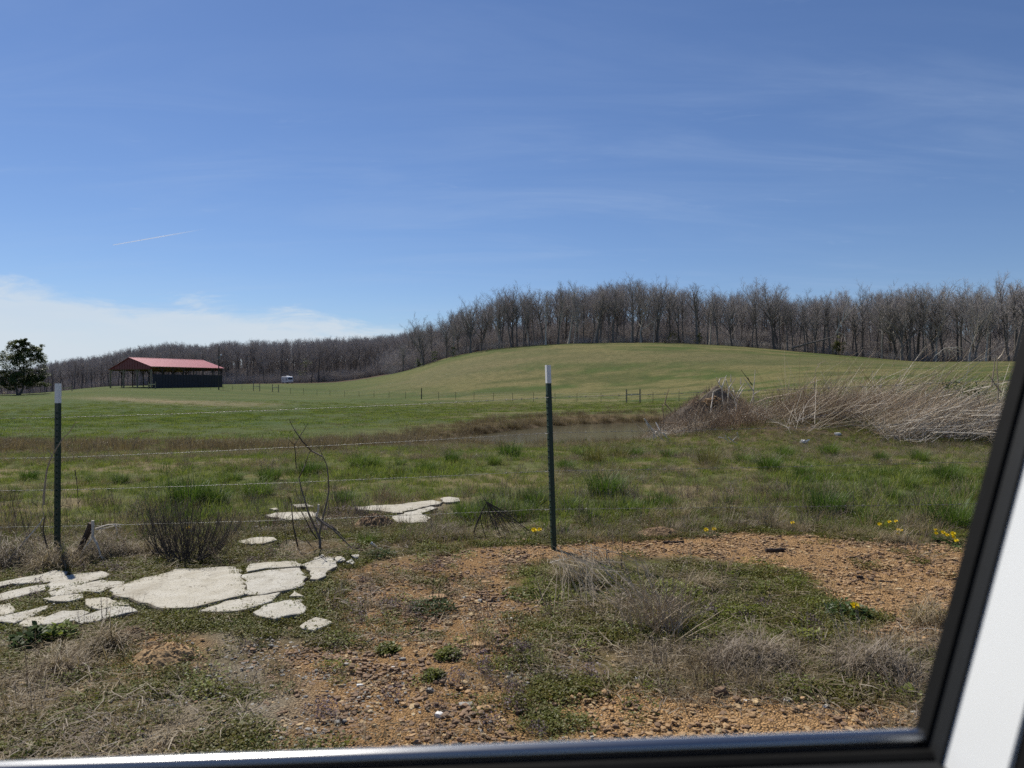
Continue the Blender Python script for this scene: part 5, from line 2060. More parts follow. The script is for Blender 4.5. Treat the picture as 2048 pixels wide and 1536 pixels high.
# brown reeds in the wet strip and round the pond
x, y = spread(15000, 13.5, 47, extra=1)
zn = zones(x, y)
pd = zn['pond']
ring = ((pd > -.9) & (pd < .9)) * .85 + ((pd >= .9) & (pd < 4)) * .35
p = np.clip(zn['reed'] * .52 * (.25 + .8 * sstep(fbm(x * .55, y * 1.1, 130, 4), .34, .56)) + ring * (1 - sstep(x, 3.5, 8) * .2), 0, 1)
p = p * np.where(pd < 0, .55 * ((x < -1.5) | (y < 27.3) | (y > 41)), 1)
_px, _py = CX + F * x / y, HY - F * (height(x, y) - CZ) / y
_open = (_px > 960) & (_px < 1290)
p = p * np.where(_open & (y < 31) & (pd < 3), .05, 1) * np.where(_open & (pd < -.15), 0, 1)
a, b = keep(x, y, p)
scatter('reeds', 'brown dead reeds in the wet strip and round the pond', 'reeds', K['reed'], a, b, NPR.uniform(.55, 1.15, len(a)), .1)
x, y = spread(9000, 30, 46, extra=1)
pd = zones(x, y)['pond']
_px = CX + F * x / y
a, b = keep(x, y, ((pd > -.35) & (pd < .55)) * (.25 + .7 * sstep(fbm(x * 1.2, y, 150, 3), .35, .6)) * (_px > 840) * (_px < 1420))
scatter('reeds', 'dark brown sedge fringe hanging over the far edge of the pond', 'reeds', K['sedge'], a, b, NPR.uniform(.5, 1.0, len(a)), .12)
# pasture grass of the field
x, y = spread(19000, 24, 125, extra=2)
zn = zones(x, y)
pat = fbm(x * .14, y * .3, 99, 4)
p = sstep(pat, .3, .55) * .9 * (1 - sstep(y, 55, 125)) * (zn['pond'] > .5) * (1 - zn['bank'] * .8) * (1 - .9 * zn['reed'])
a, b = keep(x, y, p * (1 - swath(x, y)))
scatter('grass', 'green grass of the open field beyond the pond', 'grass', K['field'], a, b, NPR.uniform(.6, 1.3, len(a)), .1)
x, y = spread(12000, 24, 125, extra=2)
zn = zones(x, y)
pat = fbm(x * .12 + 9, y * .3, 98, 4)
p = sstep(pat, .47, .62) * .8 * (1 - sstep(y, 55, 125)) * (zn['pond'] > .5) * (1 - .9 * zn['reed']) * (.35 + .65 * sstep(x / y, -.25, .1))
a, b = keep(x, y, p)
scatter('dead_grass', 'straw coloured grass streaked through the open field', 'dead grass', K['fieldtan'], a, b, NPR.uniform(.5, 1.1, len(a)), .1)

# heap of dead weeds on the right
n = 2700
x = NPR.uniform(2.6, 17, n)
y = NPR.uniform(14.6, 24, n)
px = CX + F * x / y
pyb = HY - F * (height(x, y) - CZ) / y
lim = np.interp(px, [1240, 1300, 1400, 1500, 1570, 1640, 1700, 1760, 1850, 2000], [888, 884, 868, 858, 870, 872, 866, 880, 890, 892]) + 14 * (fbm(x * 1.1, y * 1.1, 120, 3) - .5)
hh = np.interp(px, [1240, 1300, 1400, 1500, 1600, 1750, 1900, 2050], [.35, .5, .7, .85, 1.0, 1.05, .95, .9])
k = (pyb < lim) & (pyb > 822) & (px > 1255)
k &= NPR.uniform(0, 1, n) < np.clip((px - 1240) / 130, .25, 1) * (.3 + .9 * sstep(fbm(x * .8, y * .8, 121, 3), .35, .6))
scatter('weeds', 'heap of long dead weed stalks blown over to the right', 'weeds', K['stalk'], x[k], y[k], (hh * np.where(NPR.uniform(0, 1, n) < .15, NPR.uniform(1.1, 1.55, n), NPR.uniform(.5, 1.0, n)))[k], .08, rot=NPR.normal(0, .5, k.sum()))
n = 900
x = NPR.uniform(4.5, 17, n)
y = NPR.uniform(18.5, 26, n)
px = CX + F * x / y
k = (px > 1320) & (NPR.uniform(0, 1, n) < np.clip(.2 + (px - 1320) / 500, 0, .8))
scatter('weeds', 'brown standing weeds behind the heap of stalks', 'weeds', K['stalkdark'], x[k], y[k], NPR.uniform(.5, 1.15, n)[k], .15)


# ------------------------------------------------------------------ single grass clumps
def clump_mesh(n, r, h0, h1, w, mat, seed, lean=.75, droop=1.3):
    return blades(n, r, h0, h1, w, lean, droop, seed, 4).mesh('grass_clump', M[mat])


CL = {'g': [clump_mesh(330, .15, .18, .40, .0062, 'lush', 700 + i, .6, 1.1) for i in range(3)],
      'd': [clump_mesh(360, .16, .20, .42, .0062, 'lush_dark', 710 + i, .6, 1.1) for i in range(3)],
      'r': [clump_mesh(210, .14, .20, .40, .0045, 'rush', 720 + i, .6, .9) for i in range(2)],
      't': [clump_mesh(260, .17, .14, .36, .0042, 'dry' if i != 1 else 'dry_grey', 730 + i, 1.0, 1.9) for i in range(3)]}


def clump(px, py, wpx, kind, label, group=None):
    g = G(px, py)
    o = bpy.data.objects.new('grass_clump' if kind != 'r' else 'rush_clump', R.choice(CL[kind]))
    COL.objects.link(o)
    o.location = (g.x, g.y, g.z - .01)
    s = wpx / F * g.y / .46
    o.scale = (s, s, s * R.uniform(.85, 1.1))
    o.rotation_euler = (0, 0, R.uniform(0, 6.28))
    return tag(o, label, 'grass clump', group)


clump(720, 936, 58, 'g', 'pale green grass clump at the edge of the brown reed strip, left of the pond', None)
clump(752, 934, 40, 'g', 'small light grass clump touching the right side of the pale one by the reeds', None)
clump(617, 950, 52, 'd', 'grass clump behind the fork of the bare sapling', None)
clump(539, 962, 56, 'd', 'dark grass clump left of the bare sapling', None)
clump(516, 994, 76, 'g', 'large green clump between the twiggy bush and the sapling', None)
clump(854, 944, 42, 'd', 'compact dark green clump alone in front of the reeds left of the pond', None)
clump(695, 956, 26, 'r', 'small brownish rush tuft left of the compact dark clump', None)
clump(688, 1006, 54, 'd', 'green clump on the bare ground just right of the sapling stem', None)
clump(1018, 914, 58, 'd', 'dark spiky clump at the near pond edge, left of the middle post', None)
clump(1190, 926, 74, 'r', 'wide olive rush clump right of the middle post by the pond', None)
clump(1236, 918, 62, 'r', 'olive rush clump with a dark heart by the pond, right of the widest one', None)
clump(1212, 990, 96, 'd', 'big green clump on the pasture right of the middle post', None)
clump(1655, 1026, 88, 'd', 'large dark clump on the pasture near the right, above the gravel', None)
clump(1905, 1054, 96, 'd', 'large dark clump beside the car pillar above the dandelions', None)
clump(1420, 930, 70, 'r', 'olive brown rush clump in front of the heap of dead weeds', None)
clump(380, 1010, 92, 'd', 'long grass clump behind the twiggy bush at the left', None)
clump(432, 1008, 64, 'd', 'long grass clump behind the right half of the twiggy bush', None)
clump(736, 1086, 46, 'g', 'broad-leaved green clump in front of the small soil mound', None)
GGR = 'grass clumps dotted over the rough pasture'
for px, py, w, kd in [(800, 930, 34, 'g'), (905, 924, 38, 'd'), (988, 930, 40, 'g'), (1134, 940, 52, 'd'), (1156, 912, 42, 'g'), (1271, 914, 40, 'd'), (1339, 916, 56, 'd'), (1293, 942, 40, 'g'),
                      (1488, 926, 50, 'g'), (1540, 942, 66, 'd'), (1607, 952, 60, 'd'), (1700, 962, 44, 'g'), (1762, 922, 46, 'd'), (1840, 922, 56, 'g'), (1896, 962, 66, 'd'), (1570, 915, 44, 'g'),
                      (1660, 912, 50, 'g'), (240, 966, 50, 'd'), (292, 962, 46, 'g'), (180, 962, 44, 'g'), (60, 958, 50, 'd'), (30, 985, 44, 'g'), (930, 1036, 70, 'g'), (985, 1030, 74, 'd'), (1040, 1034, 66, 'g'),
                      (1070, 1008, 60, 'd'), (1140, 1022, 70, 'g'), (1180, 1038, 60, 'd'), (1260, 1022, 56, 'g'), (1330, 1010, 62, 'd'), (1390, 1030, 52, 'g'), (1460, 1005, 52, 'd'), (1790, 1000, 60, 'd'), (1730, 1030, 52, 'g'),
                      (640, 942, 40, 'g'), (580, 948, 44, 'g'), (470, 962, 48, 'd'), (1820, 975, 50, 'g'), (1560, 1000, 48, 'g')]:
    where = ('in front of the heap of dead weeds' if px > 1480 and py < 950 else 'in the pasture above the gravel at right' if px > 1480 else 'near the pond right of the middle post' if px > 1100 and py < 950
             else 'past the fence just right of the middle post' if px > 1100 else 'in the long grass left of the middle post' if py > 1000 else 'between the reeds and the far concrete' if px > 440 else 'behind the wires near the left post')
    clump(px, py, w * R.uniform(.55, 1.05), kd, 'green grass clump ' + where, GGR)
TGR = 'dry grass tufts along the fence line'
for px, py, w in [(1060, 1078, 60), (1130, 1076, 70), (1180, 1080, 60), (1245, 1078, 56), (1300, 1040, 66), (1350, 1036, 80), (1375, 1050, 60), (1480, 1058, 60), (1540, 1048, 74), (1600, 1062, 52), (1690, 1072, 66),
                  (1740, 1074, 60), (1830, 1066, 60), (880, 1076, 90), (840, 1080, 70), (930, 1074, 60), (700, 1062, 50), (1850, 1040, 50)]:
    clump(px, py, w, 't', 'dry tan grass tuft ' + ('between the far concrete and the bent weed' if px < 1000 else 'at the foot of the middle post' if px < 1250 else 'around the low soil mound' if px < 1400
          else 'behind the log on the gravel edge' if px < 1650 else 'among the dandelions'), TGR)


# ------------------------------------------------------------------ stones
def stone(px, py, wpx, asp, mat, label, seed, tall=.45, rot=0.0):
    g = G(px, py)
    s = wpx / F * g.y / 2 / .8
    m = MB()
    m.rock((0, 0, 0), (s, s * asp, s * tall), seed, rot, 2)
    o = m.build('stone', M[mat])
    o.location = (g.x, g.y, g.z + s * tall * .28)
    return tag(o, label, 'stone')


ST = [(865, 1199, 56, .6, 'stone_orange', 'large flat orange stone above the dark green weed clump', .22),
      (925, 1282, 20, .7, 'stone_orange', 'orange-tan chipped stone left of the pair of yellow stones', .5),
      (897, 1250, 17, .8, 'stone_tan', 'blocky tan stone standing highest in the brown soil', .7),
      (957, 1291, 27, .8, 'stone_orange', 'flat rounded orange stone, broadest in the brown soil', .3),
      (1001, 1293, 19, .8, 'stone_orange', 'yellow-orange stone beside the purple flowers', .45),
      (878, 1279, 20, .6, 'stone_tan', 'pale tan sliver stone left of the orange chipped one', .3),
      (812, 1272, 15, .7, 'stone_tan', 'pale stone leaning over at the left of the row of tan stones', .4),
      (837, 1258, 16, .5, 'stone_tan', 'thin tan stone behind the row of tan stones', .35),
      (765, 1220, 15, .7, 'stone_tan', 'yellowish stone in brown soil right of the corner concrete slab', .5),
      (743, 1224, 10, .9, 'stone_tan', 'small pinkish tan stone next to the yellowish one', .6),
      (932, 1412, 28, .7, 'stone_grey', 'grey-tan flat stone with lines, left of the rust stone', .35),
      (968, 1421, 30, .7, 'stone_orange', 'rust orange wedge stone near the car window', .4),
      (880, 1431, 17, .8, 'stone_white', 'bright white stone close to the car window', .6),
      (860, 1383, 18, .7, 'stone_grey', 'dark grey rounded stone above the bright white one', .6),
      (720, 1373, 13, .6, 'stone_white', 'small white stone in the weeds at lower centre left', .5),
      (786, 1337, 8, .9, 'stone_white', 'tiny white stone left of the dark green weed tuft', .7),
      (805, 1320, 14, .6, 'stone_grey', 'pale grey stone behind the tiny white one', .4),
      (1277, 1362, 15, .9, 'stone_white', 'white stone with a dark shadow at the foot of the dry grass', .8),
      (1494, 1404, 13, .6, 'stone_white', 'white stone on orange gravel, left of the dark brown chip', .5),
      (1573, 1404, 12, .8, 'stone_white', 'small bluish white stone right of the dark brown chip', .6),
      (1653, 1414, 15, .6, 'stone_white', 'oval white stone on the gravel near the window corner', .4),
      (1831, 1428, 18, .6, 'stone_white', 'white stone beside the black window pillar', .5),
      (1654, 1402, 9, .8, 'stone_white', 'small white stone just above the oval white one', .6),
      (1829, 1404, 11, .9, 'stone_tan', 'pale stone next to the bright green weed by the pillar', .6),
      (1195, 1386, 11, .7, 'stone_tan', 'cream stone at the top edge of the lower gravel', .5),
      (1021, 1239, 13, .6, 'stone_white', 'white chip of stone among weeds below the middle post', .4),
      (1139, 1224, 16, .7, 'stone_orange', 'yellow-orange stone in the weeds below the middle post', .5),
      (972, 1166, 22, .5, 'stone_orange', 'flat rust coloured stone left of the middle post foot', .25),
      (1620, 1076, 20, .6, 'stone_tan', 'pale yellow stone on the far edge of the gravel strip', .4),
      (1798, 1180, 15, .8, 'stone_tan', 'square tan stone on the right of the gravel strip', .3),
      (1440, 1393, 30, .6, 'stone_brown', 'dark brown upright slate chip on the lower gravel', .9),
      (1535, 1398, 34, .5, 'stone_brown', 'dark brown flat chip of rock between white stones', .3),
      (1820, 1286, 44, .4, 'stone_tan', 'broken tan slab of rock by the pillar', .22),
      (1835, 1303, 22, .5, 'stone_orange', 'orange flake of rock below the broken tan slab', .3),
      (1290, 1318, 12, .7, 'stone_grey', 'grey stone half hidden in dry grass', .5),
      (1610, 1155, 16, .5, 'stone_tan', 'flat tan stone in the middle of the gravel strip', .3),
      (1395, 1131, 22, .5, 'stone_tan', 'tan flat stone at the near edge of the gravel strip', .25),
      (1676, 870, 11, .9, 'stone_white', 'round white stone in grass in front of the dead weeds', .7),
      (720, 1199, 7, .8, 'stone_white', 'small white chip in the brown soil beside the slabs', .6),
      (117, 1293, 9, .8, 'stone_white', 'white chip beside the dark weeds at lower left', .6)]
for i, (px, py, w, asp, mat, lab, tall) in enumerate(ST):
    stone(px, py, w, asp, mat, lab, 3000 + i * 7, tall, R.uniform(-.4, .4))


# ------------------------------------------------------------------ mounds of loose soil
def mound(px, py, wpx, hpx, mat, label, seed, rough=.3):
    g = G(px, py)
    r = wpx / F * g.y / 2
    h = hpx / F * g.y
    n, rings = 60, 22
    m = MB()
    rr = random.Random(seed)
    o = Vector((rr.uniform(0, 90), rr.uniform(0, 90), 0))
    m.v.append(Vector((0, 0, h)))
    for i in range(1, rings + 1):
        t = i / rings
        for j in range(n):
            a = 2 * math.pi * j / n
            rr_ = r * t * (1 + .22 * mnoise.noise(Vector((math.cos(a), math.sin(a), 0)) * 1.3 + o))
            x, y = rr_ * math.cos(a), rr_ * .8 * math.sin(a)
            base = h * max(0, (1 - t * t)) ** 1.15
            q = Vector((x / r, y / r, 0))
            bump = h * rough * (abs(mnoise.noise(q * 4 + o)) + .6 * mnoise.noise(q * 9 + o) + .35 * mnoise.noise(q * 19 + o)) * (1 - t ** 4)
            m.v.append(Vector((x, y, base + bump - .03 * (t > .96))))
    for j in range(n):
        m.f.append((0, 1 + j, 1 + (j + 1) % n))
    for i in range(rings - 1):
        for j in range(n):
            k = (j + 1) % n
            b = 1 + i * n
            m.f.append((b + j, b + n + j, b + n + k, b + k))
    ob = m.build('soil_mound', M[mat])
    ob.location = (g.x, g.y, g.z - .01)
    tag(ob, label, 'mound')
    # crumbs that belong to it
    c = MB()
    for i in range(150):
        a, q = rr.uniform(0, 6.28), rr.uniform(.15, 1.12)
        t = min(q, 1)
        s = r * rr.uniform(.012, .04)
        c.rock((r * q * math.cos(a), r * .8 * q * math.sin(a), h * max(0, 1 - t * t) ** 1.15 + s * .3), (s, s, s * .8), seed * 31 + i, rr.uniform(0, 6))
    co = c.build('crumbs', M[mat], ob)
    co['kind'] = 'stuff'
    return ob


mound(330, 1318, 150, 30, 'soil', 'sandy orange soil mound with rough crust near the concrete slabs', 41, .32)
mound(262, 1278, 90, 24, 'soil_brown', 'brown end of the soil mound with dead grass hanging over it', 44, .3)
mound(748, 1054, 92, 26, 'soil_brown', 'small pointed soil mound between the far concrete patches', 42, .25)
mound(1318, 1072, 108, 18, 'soil_brown', 'low soil mound at the far edge of the gravel right of the middle post', 43, .28)
# earth heap far behind the weeds
g = W(1432, 815, 24.5)
g.z = hz(g.x, g.y)
EX, EY, EZ = 2.3, 1.4, zat(759, 24.5) - g.z
m = MB()
for j in range(12):
    for i in range(24):
        a = 2 * math.pi * i / 24
        t = j / 11
        q = Vector((math.cos(a) * t, math.sin(a) * t, 0))
        h = EZ * .9 * max(0, 1 - t) ** .85 * (1 + .35 * mnoise.noise(q * 2.2 + Vector((4, 9, 0)))) + .09 * mnoise.noise(q * 7)
        m.v.append(Vector((EX * q.x, EY * q.y, h - .1 * (t > .95))))
for j in range(11):
    for i in range(24):
        k = (i + 1) % 24
        m.f.append((j * 24 + i, (j + 1) * 24 + i, (j + 1) * 24 + k, j * 24 + k))
o = m.build('earth_heap', M['heap_soil'])
o.location = g
tag(o, 'overgrown earth heap with a bare orange patch behind the dead weeds', 'heap')
m = MB()
rr = random.Random(5)
for i in range(60):
    s = rr.uniform(.03, .09)
    m.rock((-.25 + rr.gauss(0, .14), -.42 + rr.gauss(0, .12), EZ * .9 * .72 + rr.gauss(0, .05)), (s * 1.4, s, s * .6), 900 + i)
m.build('bare_earth', M['stone_orange'], o)['kind'] = 'stuff'
m = MB()
for i in range(4200):
    a, t = rr.uniform(0, 6.28), math.sqrt(rr.random())
    if abs(math.cos(a) * t + .14) < .13 and -.5 < math.sin(a) * t < 0:
        continue
    p = Vector((EX * math.cos(a) * t, EY * math.sin(a) * t, EZ * .9 * max(0, 1 - t) ** .85))
    q = p + Vector((rr.uniform(-.05, .22), rr.uniform(-.1, .1), rr.uniform(.1, .36)))
    m.spike(p, q, .0085)
m.build('weed_cover', M['stalk_dark'], o)['kind'] = 'stuff'


# ------------------------------------------------------------------ sticks, saplings and dead stems traced from the place
z6 = lambda a, b: (1000 + a * .24414, 720 + b * .24414)
z7 = lambda a, b: (500 + a * .24414, 800 + b * .24414)
z8 = lambda a, b: (a * .26042, 760 + b * .26042)
zr3 = lambda a, b: (450 + a * .29297, 950 + b * .29297)
zr5 = lambda a, b: (950 + a * .29297, 950 + b * .29297)
zw = lambda a, b: (1300 + a * .19531, 720 + b * .19531)
idn = lambda a, b: (a, b)


def place(m, name, mat, label, cat, base, parent=None):
    base = Vector(base)
    m.v = [Vector(p) - base for p in m.v]
    o = m.build(name, M[mat])
    o.location = base
    return tag(o, label, cat)


def twigs_on(m, pts, n, L, r, rr, f, d):
    P = [W(*f(a, b), d) for a, b in pts]
    for _ in range(n):
        i = rr.randrange(len(P) - 1)
        p = P[i].lerp(P[i + 1], rr.random())
        m.spike(p, p + Vector((rr.uniform(-1, 1), rr.uniform(-.6, .6), rr.uniform(.1, 1))).normalized() * L * rr.uniform(.4, 1), r)


rr = random.Random(12)
# bare sapling by the fence
gs = G(645, 1097)
sap = thing('bare_sapling', 'bare forked sapling growing through the fence left of centre', 'sapling', gs)
ds = gs.y


def sap_part(name, mat, lines, rads, tw=0):
    m = MB()
    for ln, r in zip(lines, rads):
        traced(m, ln, ds, r, 5, z7, .05, rr)
        if tw:
            twigs_on(m, ln[1:] if len(ln) > 2 else ln, tw, .09, .0016, rr, z7, ds)
    m.v = [Vector(p) - gs for p in m.v]
    m.build(name, M[mat], sap)


sap_part('stem', 'greybark', [[(572, 1210), (575, 1150), (520, 1020), (480, 930), (450, 830), (415, 710), (400, 640)], [(572, 1210), (566, 1100), (600, 950), (632, 820), (645, 740), (640, 620), (628, 530), (595, 462)]], [.011, .0105])
sap_part('branch', 'twig', [[(400, 640), (430, 580), (455, 520), (470, 470), (490, 425), (522, 398)], [(595, 462), (500, 415), (430, 340), (395, 290), (365, 245), (340, 200), (322, 160)],
                            [(400, 305), (440, 250), (478, 188)], [(378, 560), (372, 450), (365, 368), (405, 308)], [(365, 368), (340, 345), (315, 318), (318, 300)], [(595, 462), (580, 420), (563, 385)], [(380, 250), (368, 235)]],
         [.0055, .0065, .004, .0045, .003, .0035, .002], 1)
sap_part('shoot', 'twig', [[(390, 1200), (370, 1100), (355, 1040), (342, 900), (335, 830), (318, 790)], [(550, 1140), (500, 1070), (465, 1000), (440, 950), (418, 915)], [(520, 1215), (470, 1160), (430, 1110)], [(300, 1180), (290, 1090), (280, 1040)],
                           [(240, 1220), (225, 1120), (205, 1060)]], [.0075, .0065, .005, .003, .003], 2)
m = MB()
traced(m, [(545, 960), (600, 1010), (680, 1060), (760, 1140), (850, 1228)], ds - .12, .010, 6, z7)
traced(m, [(590, 990), (700, 1060), (780, 1140)], ds - .10, .007, 5, z7)
place(m, 'fallen_branch', 'greybark', 'grey broken branch propped against the sapling and sloping down to the right', 'branch', G(680, 1090))
m = MB()
traced(m, [(562, 855), (560, 900), (545, 960), (550, 1000)], ds + .02, .009, 5, z7)
traced(m, [(545, 920), (548, 980), (560, 1020)], ds + .03, .008, 5, z7)
place(m, 'dead_stick', 'palewood', 'short upright bleached stick caught in the sapling', 'stick', G(637, 1060))
m = MB()
traced(m, [(990, 1168), (1020, 1192), (1050, 1214), (1080, 1232)], G(753, 1096).y, .011, 6, z7)
place(m, 'dead_stick', 'white', 'white stick lying on the green weeds in front of the small soil mound', 'stick', G(753, 1096))
# dark leafy patch beneath the white stick and other leafy weed clumps


def weed_clump(px, py, wpx, mat, label, seed, h=.06, n=420, L=.022):
    g = G(px, py)
    r = wpx / F * g.y / 2
    m = cover(n, r, h, L, L * .55, seed)
    o = m.build('weed_clump', M[mat])
    o.location = (g.x, g.y, g.z - .005)
    return tag(o, label, 'weed')


weed_clump(758, 1112, 70, 'leafdark', 'dark green low weed clump below the white stick', 81, .05)
weed_clump(865, 1222, 92, 'leafdark', 'dark blue-green weed clump in front of the large flat orange stone', 82, .09, 700, .018)
weed_clump(895, 1318, 54, 'weedleaf', 'round green weed clump in brown soil below the tan stones', 83, .06)
weed_clump(775, 1304, 44, 'weedleaf', 'green weed clump left of the round one in the brown soil', 84, .05)
weed_clump(868, 1358, 40, 'weedleaf', 'green weed clump right above the dark grey stone', 85, .05)
weed_clump(70, 1290, 72, 'leafdark', 'dark broad-leaved weed at the lower left below the slabs', 86, .10, 240, .045)
weed_clump(118, 1280, 60, 'grass', 'grassy green weed touching the right of the dark broad-leaved one', 87, .09, 320, .04)
weed_clump(1818, 1400, 42, 'weedbright', 'bright green weed beside the pillar at lower right', 88, .06, 260, .026)
weed_clump(1620, 1284, 60, 'weedbright', 'fresh green weed in dry grass at right', 89, .07, 300, .03)
weed_clump(1345, 1186, 120, 'weedbright', 'yellow-green weed patch just right of the leaning dead stems', 90, .08, 700)
weed_clump(1060, 1190, 110, 'weedleaf', 'green weed mat under the foot of the middle post', 91, .05, 700)
weed_clump(640, 1062, 70, 'purple', 'greyish purple weed behind the sapling on the far concrete', 92, .09, 420, .018)
weed_clump(690, 1030, 74, 'purple', 'grey-purple mound of weed at the back of the far concrete', 93, .12, 520, .018)

# left post: vine, sticks, brush
g1 = G(98, 1132)
m = MB()
traced(m, [(335, 960), (340, 880), (345, 800), (360, 690), (380, 630), (400, 580), (425, 540), (450, 500), (480, 450), (520, 415), (550, 375), (582, 325)], 5.70, .008, 5, z8)
traced(m, [(582, 325), (610, 322)], 5.70, .003, 4, z8)
traced(m, [(400, 580), (385, 560), (362, 530)], 5.7, .003, 4, z8)
traced(m, [(345, 800), (330, 900), (330, 1000), (345, 1120)], 5.7, .006, 4, z8)
twigs_on(m, [(345, 800), (360, 690), (400, 580), (450, 500)], 8, .06, .002, rr, z8, 5.70)
place(m, 'dead_vine', 'stalk', 'pale dead vine stem climbing past the left post', 'vine', g1)
m = MB()
traced(m, [(0, 1455), (50, 1400), (100, 1350), (180, 1250), (250, 1170), (310, 1100), (330, 1060)], 5.55, .010, 6, z8)
place(m, 'dead_stick', 'palewood', 'long pale stick leaning from the left edge up to the left post', 'stick', G(30, 1150))
m = MB()
traced(m, [(712, 1080), (713, 1140), (712, 1205), (740, 1250), (760, 1300), (770, 1345), (785, 1370), (800, 1415)], 5.5, .011, 6, z8)
traced(m, [(712, 1200), (690, 1240), (650, 1290), (610, 1370), (560, 1462)], 5.48, .006, 5, z8)
traced(m, [(770, 1345), (795, 1365), (820, 1390)], 5.5, .005, 4, z8)
traced(m, [(770, 1350), (750, 1370), (735, 1385)], 5.5, .004, 4, z8)
place(m, 'forked_stick', 'palewood', 'bleached white forked dead stick standing right of the left post', 'stick', G(205, 1130))
m = MB()
traced(m, [(735, 1142), (780, 1128), (830, 1112), (880, 1108), (940, 1110)], 5.56, .008, 5, z8)
traced(m, [(735, 1150), (800, 1140), (890, 1118), (930, 1130)], 5.56, .005, 5, z8)
traced(m, [(880, 1110), (900, 1150), (890, 1200)], 5.56, .004, 5, z8)
place(m, 'dead_stick', 'palewood', 'pale stick lying level behind the forked one', 'stick', G(220, 1090))
m = MB()
traced(m, [(700, 1100), (680, 1150), (650, 1210), (620, 1270), (595, 1320), (580, 1390)], 5.55, .022, 7, z8)
traced(m, [(690, 1160), (640, 1260), (610, 1330)], 5.58, .016, 6, z8)
place(m, 'dead_branch', 'logbark', 'dark broken limb leaning behind the forked white stick', 'branch', G(165, 1125))
m = MB()
traced(m, [(400, 1400), (380, 1340), (350, 1240), (330, 1160), (335, 1100), (350, 1040)], 5.6, .009, 5, z8)
traced(m, [(440, 1000), (445, 985), (480, 965), (520, 970), (550, 990)], 5.6, .004, 4, z8)
traced(m, [(250, 940), (280, 960), (305, 990)], 5.6, .003, 4, z8)
traced(m, [(575, 690), (590, 780), (598, 900), (600, 990), (660, 1080)], 5.6, .004, 4, z8)
traced(m, [(600, 950), (630, 900)], 5.6, .003, 4, z8)
traced(m, [(515, 1120), (515, 1030), (510, 990)], 5.6, .003, 4, z8)
for q in [(60, 800), (120, 870), (180, 960), (280, 1000), (160, 1010)]:
    traced(m, [(q[0] + 60, q[1] + 260), (q[0] + 30, q[1] + 120), q], 5.7, .003, 4, z8)
place(m, 'dead_weed', 'twig', 'thin dark dead weed stems round the foot of the left post', 'weed', g1)


def dry_heap(px, py, wpx, hpx, mat, label, seed, n=700):
    """rounded heap of matted dead grass"""
    g = G(px, py)
    a, h = wpx / F * g.y / 2, hpx / F * g.y
    rr = random.Random(seed)
    m = MB()
    for _ in range(n):
        t, w = rr.uniform(0, 6.28), math.sqrt(rr.random())
        p = Vector((a * w * math.cos(t), a * .55 * w * math.sin(t), h * (1 - w * w) * rr.uniform(.2, 1)))
        az = rr.uniform(0, 6.28)
        m.blade(p, az, rr.uniform(.6, 1.5), rr.uniform(.10, .26), .0036, rr.uniform(.4, 1.5), 4)
    o = m.build('dead_grass_heap', M[mat])
    o.location = (g.x, g.y, g.z - .01)
    return tag(o, label, 'dead grass')


dry_heap(45, 1130, 130, 64, 'dry_grey', 'matted heap of dead grass left of the left post', 51, 1100)
dry_heap(205, 1118, 140, 58, 'dry_grey', 'matted dead grass between the left post and the twiggy bush', 52, 1000)
dry_heap(300, 1110, 90, 30, 'dry', 'low fan of dead grass at the foot of the twiggy bush', 53, 420)
dry_heap(218, 1300, 80, 46, 'dry', 'tuft of dead grass hanging over the brown soil mound', 54, 420)
dry_heap(128, 1345, 90, 26, 'dry', 'flattened dead grass tuft at the lower left below the dark weed', 55, 380)
dry_heap(1148, 1168, 110, 52, 'dry', 'dead grass thrown over at the foot of the middle post', 56, 520)
dry_heap(1395, 1178, 70, 26, 'dry', 'small bent sheaf of dead grass right of the grey weed bush', 57, 220)
dry_heap(1790, 1085, 70, 20, 'dry', 'low dead grass mat among the dandelions', 58, 300)
dry_heap(1760, 1352, 150, 60, 'dry_grey', 'heap of dry grey grass at lower right near the pillar', 59, 700)
dry_heap(1500, 1330, 170, 50, 'dry_grey', 'wide dry grass heap above the lower gravel', 60, 700)
dry_heap(1860, 1250, 90, 46, 'dry', 'arching dry grass beside the pillar above the broken tan slab', 61, 300)

dry_heap(116, 1140, 110, 50, 'dry', 'tangle of tan dead grass hiding the foot of the left post', 62, 700)
# twiggy bush
gb_ = G(368, 1122)
m = MB()
db = gb_.y
for i in range(120):
    t = (i + rr.random()) / 120
    tipx = 278 + 208 * t + rr.gauss(0, 6)
    hgt = rr.uniform(50, 138) * (1 - .35 * abs(t - .38))
    if i in (36, 40, 58):
        hgt = rr.uniform(170, 205)
    bx = 372 + rr.gauss(0, 12) + (t - .5) * 58
    dd = db + rr.uniform(-.18, .18)
    P = []
    for k in range(6):
        u = k / 5
        P.append(W(bx + (tipx - bx) * u ** .75 + rr.gauss(0, 1.2), 1124 - hgt * u ** 1.25, dd))
    r0 = rr.uniform(.002, .0044)
    m.tube(P, [r0 * (1 - .14 * k) for k in range(6)], 4)
    for _ in range(9):
        k = rr.randrange(1, 5)
        p = P[k].lerp(P[k + 1], rr.random())
        m.spike(p, p + Vector((rr.uniform(-.5, .5), rr.uniform(-.4, .4), rr.uniform(.3, 1))).normalized() * rr.uniform(.04, .15), r0 * .45)
place(m, 'twiggy_bush', 'twig', 'bare dark twiggy bush between the left post and the concrete', 'bush', gb_)

